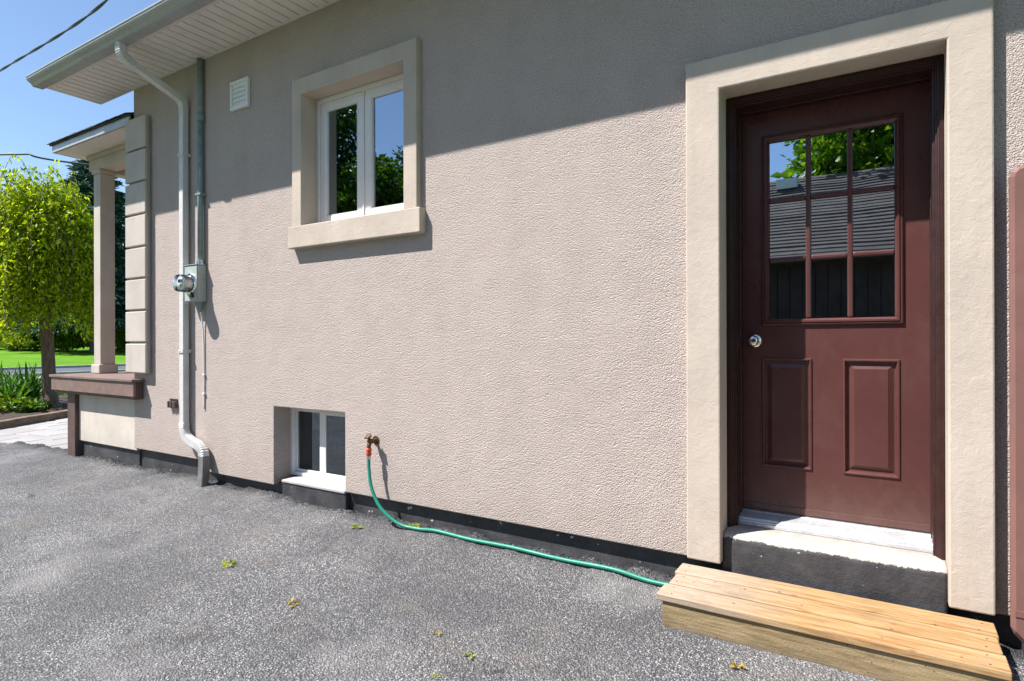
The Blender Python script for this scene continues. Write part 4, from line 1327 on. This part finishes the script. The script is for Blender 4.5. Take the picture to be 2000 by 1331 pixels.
def weeping_tree(loc):
    bx, by, bz = loc
    t = thing('weeping_tree', 'small weeping tree with bright yellow-green drooping foliage in the mulched bed', 'tree', loc)
    top = Vector((bx - 0.36, by + 0.02, bz + 2.05))
    trunk_mesh('trunk', [(bx + 0.06, by, bz - 0.12), (bx + 0.04, by, bz + 0.05), (bx - 0.10, by + 0.01, bz + 0.7), (bx - 0.17, by + 0.02, bz + 1.35), (bx - 0.26, by + 0.04, bz + 1.8), tuple(top)],
               [0.165, 0.120, 0.098, 0.095, 0.125, 0.115], 'bark', t, 18, 0.07)
    hubs = []
    V, F = [], []
    leaves, ldirs = [], []
    for k in range(9):                                     # knotted limbs
        a = k * 2 * math.pi / 9 + random.uniform(-.2, .2)
        L = random.uniform(0.5, 0.95)
        p0 = top - Vector((0, 0, 0.15))
        p1 = top + Vector((math.cos(a) * L * 0.45, math.sin(a) * L * 0.45, 0.45 + random.uniform(-.1, .3)))
        p2 = top + Vector((math.cos(a) * L, math.sin(a) * L, 0.75 + random.uniform(-.15, .35)))
        trunk_mesh('limb', [p0, p1, p2], [0.075, 0.05, 0.028], 'bark', t, 8, 0.1)
        hubs += [p1, p2, p2]
    for k in range(660):                                   # hanging strands
        h = random.choice(hubs)
        a = random.uniform(0, 2 * math.pi)
        Rm = 0.92 * math.sqrt(random.uniform(0.04, 1.0))
        rise = random.uniform(0.35, 1.15) * (1.25 - 0.95 * (Rm / 0.92) ** 2)
        c = Vector((top.x, top.y, h.z))
        tip = c + Vector((math.cos(a), math.sin(a), 0)) * Rm
        peak = h.lerp(tip, 0.5) + Vector((0, 0, rise))
        zend = bz + (random.uniform(1.22, 1.95) if Rm > 0.6 else random.uniform(1.38, 2.3)) + 0.16 * math.sin(a * 3 + 1) + (0.35 if Rm < 0.6 else 0)
        end = tip * 1.0
        end.z = max(zend, bz + 1.22)
        end += Vector((math.cos(a), math.sin(a), 0)) * random.uniform(0.0, 0.13)
        sh = Vector((tip.x, tip.y, h.z + rise * 0.55))
        P = smoothpath([h, peak, sh, (sh + end) / 2 + Vector((math.cos(a), math.sin(a), 0)) * 0.06, end], 9)
        for i, p in enumerate(P):
            if i < 5: continue
            for q in range(2 if i < 14 else 3):
                o = Vector((random.gauss(0, .032), random.gauss(0, .032), random.gauss(0, .05)))
                leaves.append(p + o)
                ldirs.append((random.gauss(0, .6) + math.cos(a) * .3, random.gauss(0, .6) + math.sin(a) * .3, -0.85 + random.gauss(0, .4)))
        if k % 3 == 0:
            b0 = len(V)
            for p in P:
                V += [p + Vector((0.006, 0, 0)), p + Vector((-0.003, 0.005, 0)), p + Vector((-0.003, -0.005, 0))]
            for i in range(len(P) - 1):
                for e in range(3):
                    q, r = b0 + 3 * i + e, b0 + 3 * i + (e + 1) % 3
                    F.append((q, r, r + 3, q + 3))
    tw = pyd('twigs', V, F, 'bark', t)
    tw['kind'] = 'stuff'
    cr = leaf_mesh('crown', np.array([tuple(p) for p in leaves]), 0.072, 'leaf_weep', t, 0.42, np.array(ldirs), 0.6)
    cr['kind'] = 'stuff'
    return t


weeping_tree((-12.55, 1.72, 0.17))


def leafy_tree(name, label, cat, loc, h, trunk_h, rad, leafsize, mat, n_clump=60, per=160, trunk_r=0.16, bark='bark', squash=1.0, group=None, flat=0.35):
    t = thing(name, label, cat, loc, group)
    L = Vector(loc)
    ch = h - trunk_h
    cz = trunk_h + ch * 0.5
    if trunk_r:
        trunk_mesh('trunk', [L - Vector((0, 0, 0.15)), L + Vector((0.05, 0, trunk_h * 0.5)), L + Vector((0.02, 0.04, trunk_h)), L + Vector((-0.05, 0, trunk_h + ch * 0.55))],
                   [trunk_r * 1.35, trunk_r, trunk_r * 0.85, trunk_r * 0.25], bark, t, 10)
    pts, dirs = [], []
    for k in range(n_clump):
        while True:
            v = np.array([random.uniform(-1, 1), random.uniform(-1, 1), random.uniform(-1, 1)])
            q = float(np.linalg.norm(v))
            if 0.25 < q < 1.0: break
        v = v * (0.55 + 0.45 * random.random()) / max(q, 0.4) * q ** 0.35
        c = np.array([L.x + v[0] * rad, L.y + v[1] * rad, L.z + cz + v[2] * ch * 0.5 * squash])
        cr = rad * random.uniform(0.16, 0.36)
        d = rng.normal(size=(per, 3))
        d /= np.linalg.norm(d, axis=1, keepdims=True)
        rr = cr * rng.uniform(0.35, 1.05, (per, 1))
        pts.append(c + d * rr * np.array([1, 1, 0.75]))
        dd = d + rng.normal(0, 0.6, (per, 3))
        dd[:, 2] -= flat
        dirs.append(dd)
        if trunk_r and k % 6 == 0:
            trunk_mesh('limb', [L + Vector((0, 0, trunk_h * 0.95)), L + Vector((v[0] * rad * 0.4, v[1] * rad * 0.4, (trunk_h + cz) / 2 + 0.2)), Vector(c)], [trunk_r * 0.5, trunk_r * 0.3, trunk_r * 0.1], bark, t, 6)
    cm = leaf_mesh('crown', np.concatenate(pts), leafsize, mat, t, 0.6, np.concatenate(dirs), 0.5)
    cm['kind'] = 'stuff'
    return t


def spruce(label, loc, h, rad, base, levels=46, group=None):
    t = thing('spruce_tree', label, 'tree', loc, group)
    L = Vector(loc)
    trunk_mesh('trunk', [L - Vector((0, 0, 0.3)), L + Vector((0, 0, h * 0.4)), L + Vector((0, 0, h))], [0.42, 0.28, 0.03], 'bark_grey', t, 12)
    pts, dirs = [], []
    for i in range(levels):
        f = i / levels
        z = base + (h - base) * f
        r = rad * (1 - f) ** 0.85 + 0.15
        nb = max(5, int(12 * (1 - f)) + 4)
        for b in range(nb):
            a = random.uniform(0, 2 * math.pi)
            rr = r * random.uniform(0.75, 1.1)
            m = int(26 * rr) + 14
            s = rng.uniform(0.12, 1.0, m) ** 0.7
            droop = -0.30 * rr * s ** 1.3 + 0.16 * rr * s ** 3
            side = rng.normal(0, 0.16, m) * rr * (1 - 0.6 * s)
            x = math.cos(a) * rr * s - math.sin(a) * side
            y = math.sin(a) * rr * s + math.cos(a) * side
            pts.append(np.stack([L.x + x, L.y + y, L.z + z + droop + rng.normal(-0.10, 0.10, m)], 1))
            dirs.append(np.stack([math.cos(a) + rng.normal(0, .7, m), math.sin(a) + rng.normal(0, .7, m), rng.normal(-0.5, .4, m)], 1))
    cm = leaf_mesh('crown', np.concatenate(pts), 0.42, 'needle', t, 0.28, np.concatenate(dirs), 0.4)
    cm['kind'] = 'stuff'
    return t


def XY(px, d):
    tt = (px - 1000) / 1170.6
    return (fw.x * d + rt.x * tt * d, fw.y * d + rt.y * tt * d - 2.95)


def hz(x): return float(ground_z(np.array([x]), np.array([0.0]))[0])


# trees and shrubs across the street
spruce('tall blue-green spruce across the street behind the porch column', (-50.1, 18.6, 0.45), 17.0, 5.0, 2.6)
leafy_tree('far_tree', 'bright green broadleaf tree rising left of the spruce', 'tree', (-62.0, 22.2, 0.8), 16.0, 4, 2.9, 0.30, 'leaf_mid', 70, 260, 0.35, 'bark', group='trees across the street')
leafy_tree('far_tree', 'dark broadleaf tree far left behind the weeping tree', 'tree', (-70.0, 14.0, 0.8), 12, 3, 5.5, 0.36, 'leaf_dark', 70, 220, 0.35, 'bark', group='trees across the street')
leafy_tree('far_tree', 'dark broadleaf tree seen between the porch column and the quoins', 'tree', (-58.0, 27.0, 0.8), 14, 2.5, 5.5, 0.36, 'leaf_dark', 70, 220, 0.35, 'bark', group='trees across the street')
hs = [(-55.9, 14.9, 2.3, 1.7, 'leaf_bright', 'rounded green shrub at the far left of the hedge across the street'),
      (-54.4, 15.8, 2.1, 1.6, 'leaf_dark', 'dark green shrub second from the left in the far hedge'),
      (-53.0, 16.7, 1.7, 1.5, 'leaf_bright', 'mid green low shrub behind the weeping tree trunk'),
      (-51.7, 17.4, 1.55, 1.4, 'leaf_bright', 'low green shrub right of the weeping tree trunk in the far hedge'),
      (-49.0, 20.2, 1.9, 1.5, 'leaf_bright', 'green shrub right of the spruce trunk'),
      (-47.6, 21.4, 2.1, 1.5, 'leaf_bright', 'green shrub beside the quoins at the right end of the far hedge')]
for x, y, h, r, mt, lb in hs:
    leafy_tree('hedge_shrub', lb, 'shrub', (x, y, hz(x) - 0.05), h, 0.1, r, 0.16, mt, 46, 90, 0, group='shrubs of the far hedge')
leafy_tree('lime_shrub', 'small lime-yellow shrub on the far lawn in front of the hedge', 'shrub', (-52.9, 14.6, hz(-52.9) - 0.05), 1.15, 0.05, 1.0, 0.12, 'leaf_lime', 30, 90, 0)

# far house behind the hedge
fh = thing('far_house', 'low dark house half hidden behind the hedge across the street', 'house', (-64, 24, 0.8))
box('wall', -66, -60.5, 12, 32, 0.6, 3.6, 'brick', fh)
pyd('roof', [(-66.6, 11.4, 3.5), (-60.0, 11.4, 3.5), (-60.0, 32.6, 3.5), (-66.6, 32.6, 3.5), (-63.3, 14.5, 5.4), (-63.3, 29.5, 5.4)],
    [(0, 1, 4), (1, 2, 5, 4), (2, 3, 5), (3, 0, 4, 5), (0, 3, 2, 1)], 'shingle', fh)
for ya in (15.0, 19.5, 23.0, 26.5):
    wv = box('window', -60.5, -60.44, ya, ya + 1.6, 1.5, 2.9, 'white', fh)
    box('pane', -60.44, -60.42, ya + 0.1, ya + 1.5, 1.6, 2.8, 'glass', wv)

# plants in the bed
def strap_plant(loc, n, length, label):
    t = thing('strap_leaf_plant', label, 'plant', loc, 'strap leaved clumps in the bed')
    V, F = [], []
    for k in range(n):
        a = random.uniform(0, 2 * math.pi)
        lean = random.uniform(0.1, 0.75)
        Ln = length * random.uniform(0.6, 1.1)
        ox, oy = random.gauss(0, .13), random.gauss(0, .13)
        b0 = len(V)
        w = random.uniform(0.018, 0.030)
        tx, ty = -math.sin(a), math.cos(a)
        for i in range(8):
            f = i / 7
            r = Ln * (lean * f + 0.35 * lean * f * f)
            z = Ln * (f - 0.55 * lean * f ** 2.2)
            ww = w * (1 - f ** 2.5) + 0.001
            px_, py_, pz_ = loc[0] + ox + math.cos(a) * r, loc[1] + oy + math.sin(a) * r, loc[2] + z
            V += [(px_ + tx * ww, py_ + ty * ww, pz_), (px_, py_, pz_ - ww * 0.5), (px_ - tx * ww, py_ - ty * ww, pz_)]
        for i in range(7):
            for e in range(2):
                q = b0 + 3 * i + e
                F.append((q, q + 1, q + 4, q + 3))
    o = pyd('leaves', V, F, 'iris', t)
    o['kind'] = 'stuff'


strap_plant((-13.27, 1.62, 0.15), 90, 0.80, 'strap-leaved green clump just left of the weeping tree trunk')
strap_plant((-12.96, 1.22, 0.15), 90, 0.80, 'strap-leaved green clump at the left edge of the bed')
strap_plant((-14.1, 1.72, 0.14), 80, 0.85, 'strap-leaved green clump behind the other two in the bed')
leafy_tree('ground_cover_plant', 'low pale green leafy plant by the timber edging', 'plant', (-12.25, 1.02, 0.14), 0.24, 0.02, 0.38, 0.06, 'leaf_lime', 24, 40, 0)
leafy_tree('ground_cover_plant', 'low green leafy plant left of the weeping tree trunk base', 'plant', (-12.05, 1.24, 0.14), 0.20, 0.02, 0.26, 0.06, 'leaf_mid', 24, 40, 0)


def rock(loc, s, label):
    bm = bmesh.new()
    bmesh.ops.create_icosphere(bm, subdivisions=3, radius=1)
    for v in bm.verts:
        k = 1 + 0.16 * math.sin(v.co.x * 3 + loc[0] * 7) * math.cos(v.co.y * 4) + random.uniform(-.03, .03)
        v.co = Vector((v.co.x * s[0] * k, v.co.y * s[1] * k, v.co.z * s[2] * k))
    me = bpy.data.meshes.new('rock')
    bm.to_mesh(me)
    bm.free()
    o = link('rock', me, 'stone')
    o.location = loc
    return tag(o, label, 'rock')


rock((-11.95, 1.95, 0.20), (0.16, 0.12, 0.09), 'pale rounded rock right of the weeping tree in the bed')
rock((-12.62, 1.40, 0.19), (0.20, 0.12, 0.08), 'grey flat rock left of the weeping tree in the bed')

# near lawn grass blades beside the bed: rough tuft layer
gp_ = []
N = 26000
P = np.stack([rng.uniform(-23.8, -14.8, N), rng.uniform(-1, 9.0, N), np.full(N, 0.02)], 1)
d = np.stack([rng.normal(0, .35, N), rng.normal(0, .35, N), np.ones(N)], 1)
g = leaf_mesh('lawn_blades', P, 0.10, 'leaf_mid', None, 0.12, d, 0.0)
g['kind'] = 'stuff'
g['label'] = 'short green grass blades of the front lawn'
g['category'] = 'grass'

# ------------------------------------------------------------------ wires
wire([(-28.0, 3.6, 8.9), (-21.2, 2.69, 7.72), (-15.04, 1.82, 6.75), (-8.84, 0.97, 5.85), (-4.95, -0.03, 5.42)], 0.012, 'service_wire', 'thick twisted black service cable crossing the sky above the gutter', True)
wire([(-36.0, 0.5, 7.75), (-25.1, 4.97, 7.57), (-22.9, 6.4, 7.28), (-15.0, 15.5, 6.6)], 0.030, 'street_cable', 'black street cable above the weeping tree crown')

# ------------------------------------------------------------------ what the glass reflects: neighbour and trees behind the camera
nb = thing('neighbour_house', 'brown walled neighbouring house with grey shingled roof mirrored in the door panes', 'house', (-1.0, -9.5, 0))
box('wall', -4.2, 6.5, -15.0, -8.5, -0.1, 2.75, 'sidewall', nb)
for i in range(52):
    xa = -4.15 + i * 0.205
    box('siding_board', xa, xa + 0.19, -8.4995, -8.475, 0.05, 2.60, 'sidewall', nb)
V, F = [], []
nc = 27
for k in range(nc):
    f0, f1 = k / nc, (k + 1) / nc
    y0_, z0_ = -8.0 - 3.7 * f0, 2.72 + 2.32 * f0
    y1_, z1_ = -8.0 - 3.7 * f1, 2.72 + 2.32 * f1
    b0 = len(V)
    jz = random.uniform(0.014, 0.034)
    V += [(-4.7, y0_, z0_ + jz), (7.0, y0_, z0_ + jz * random.uniform(0.7, 1.2)), (7.0, y1_, z1_), (-4.7, y1_, z1_)]
    F.append((b0, b0 + 1, b0 + 2, b0 + 3))
    if k: F.append((b0 - 1, b0 - 2, b0 + 1, b0))
b0 = len(V)
V += [(-4.7, -8.0, 2.70), (7.0, -8.0, 2.70), (7.0, -15.4, 2.70), (-4.7, -15.4, 2.70), (7.0, -11.7, 5.04), (-4.7, -11.7, 5.04)]
F += [(b0, b0 + 3, b0 + 2, b0 + 1), (b0 + 5, b0 + 4, b0 + 2, b0 + 3), (b0, b0 + 5, b0 + 3), (b0 + 1, b0 + 2, b0 + 4), (b0, b0 + 1, 1, 0)]
nr = pyd('roof', V, F, 'shingle_n', nb)
box('roof_vent', -2.10, -1.68, -11.35, -11.05, 4.70, 4.90, 'white', nr)
leafy_tree('garden_tree', 'large green tree behind the neighbouring roof, mirrored in the door', 'tree', (2.15, -15.2, 0), 11.0, 2.2, 4.2, 0.22, 'leaf_bright', 260, 330, 0.25, group='trees behind the viewer')
leafy_tree('garden_tree', 'tall dark tree mirrored in the left window pane', 'tree', (-18.2, -10.2, 0), 12.5, 1.5, 3.6, 0.17, 'leaf_dark', 150, 330, 0.25, group='trees behind the viewer')
leafy_tree('garden_tree', 'shorter bright tree mirrored in the right window pane', 'tree', (-13.4, -10.6, 0), 7.4, 1.2, 2.3, 0.15, 'leaf_mid', 120, 300, 0.2, group='trees behind the viewer')
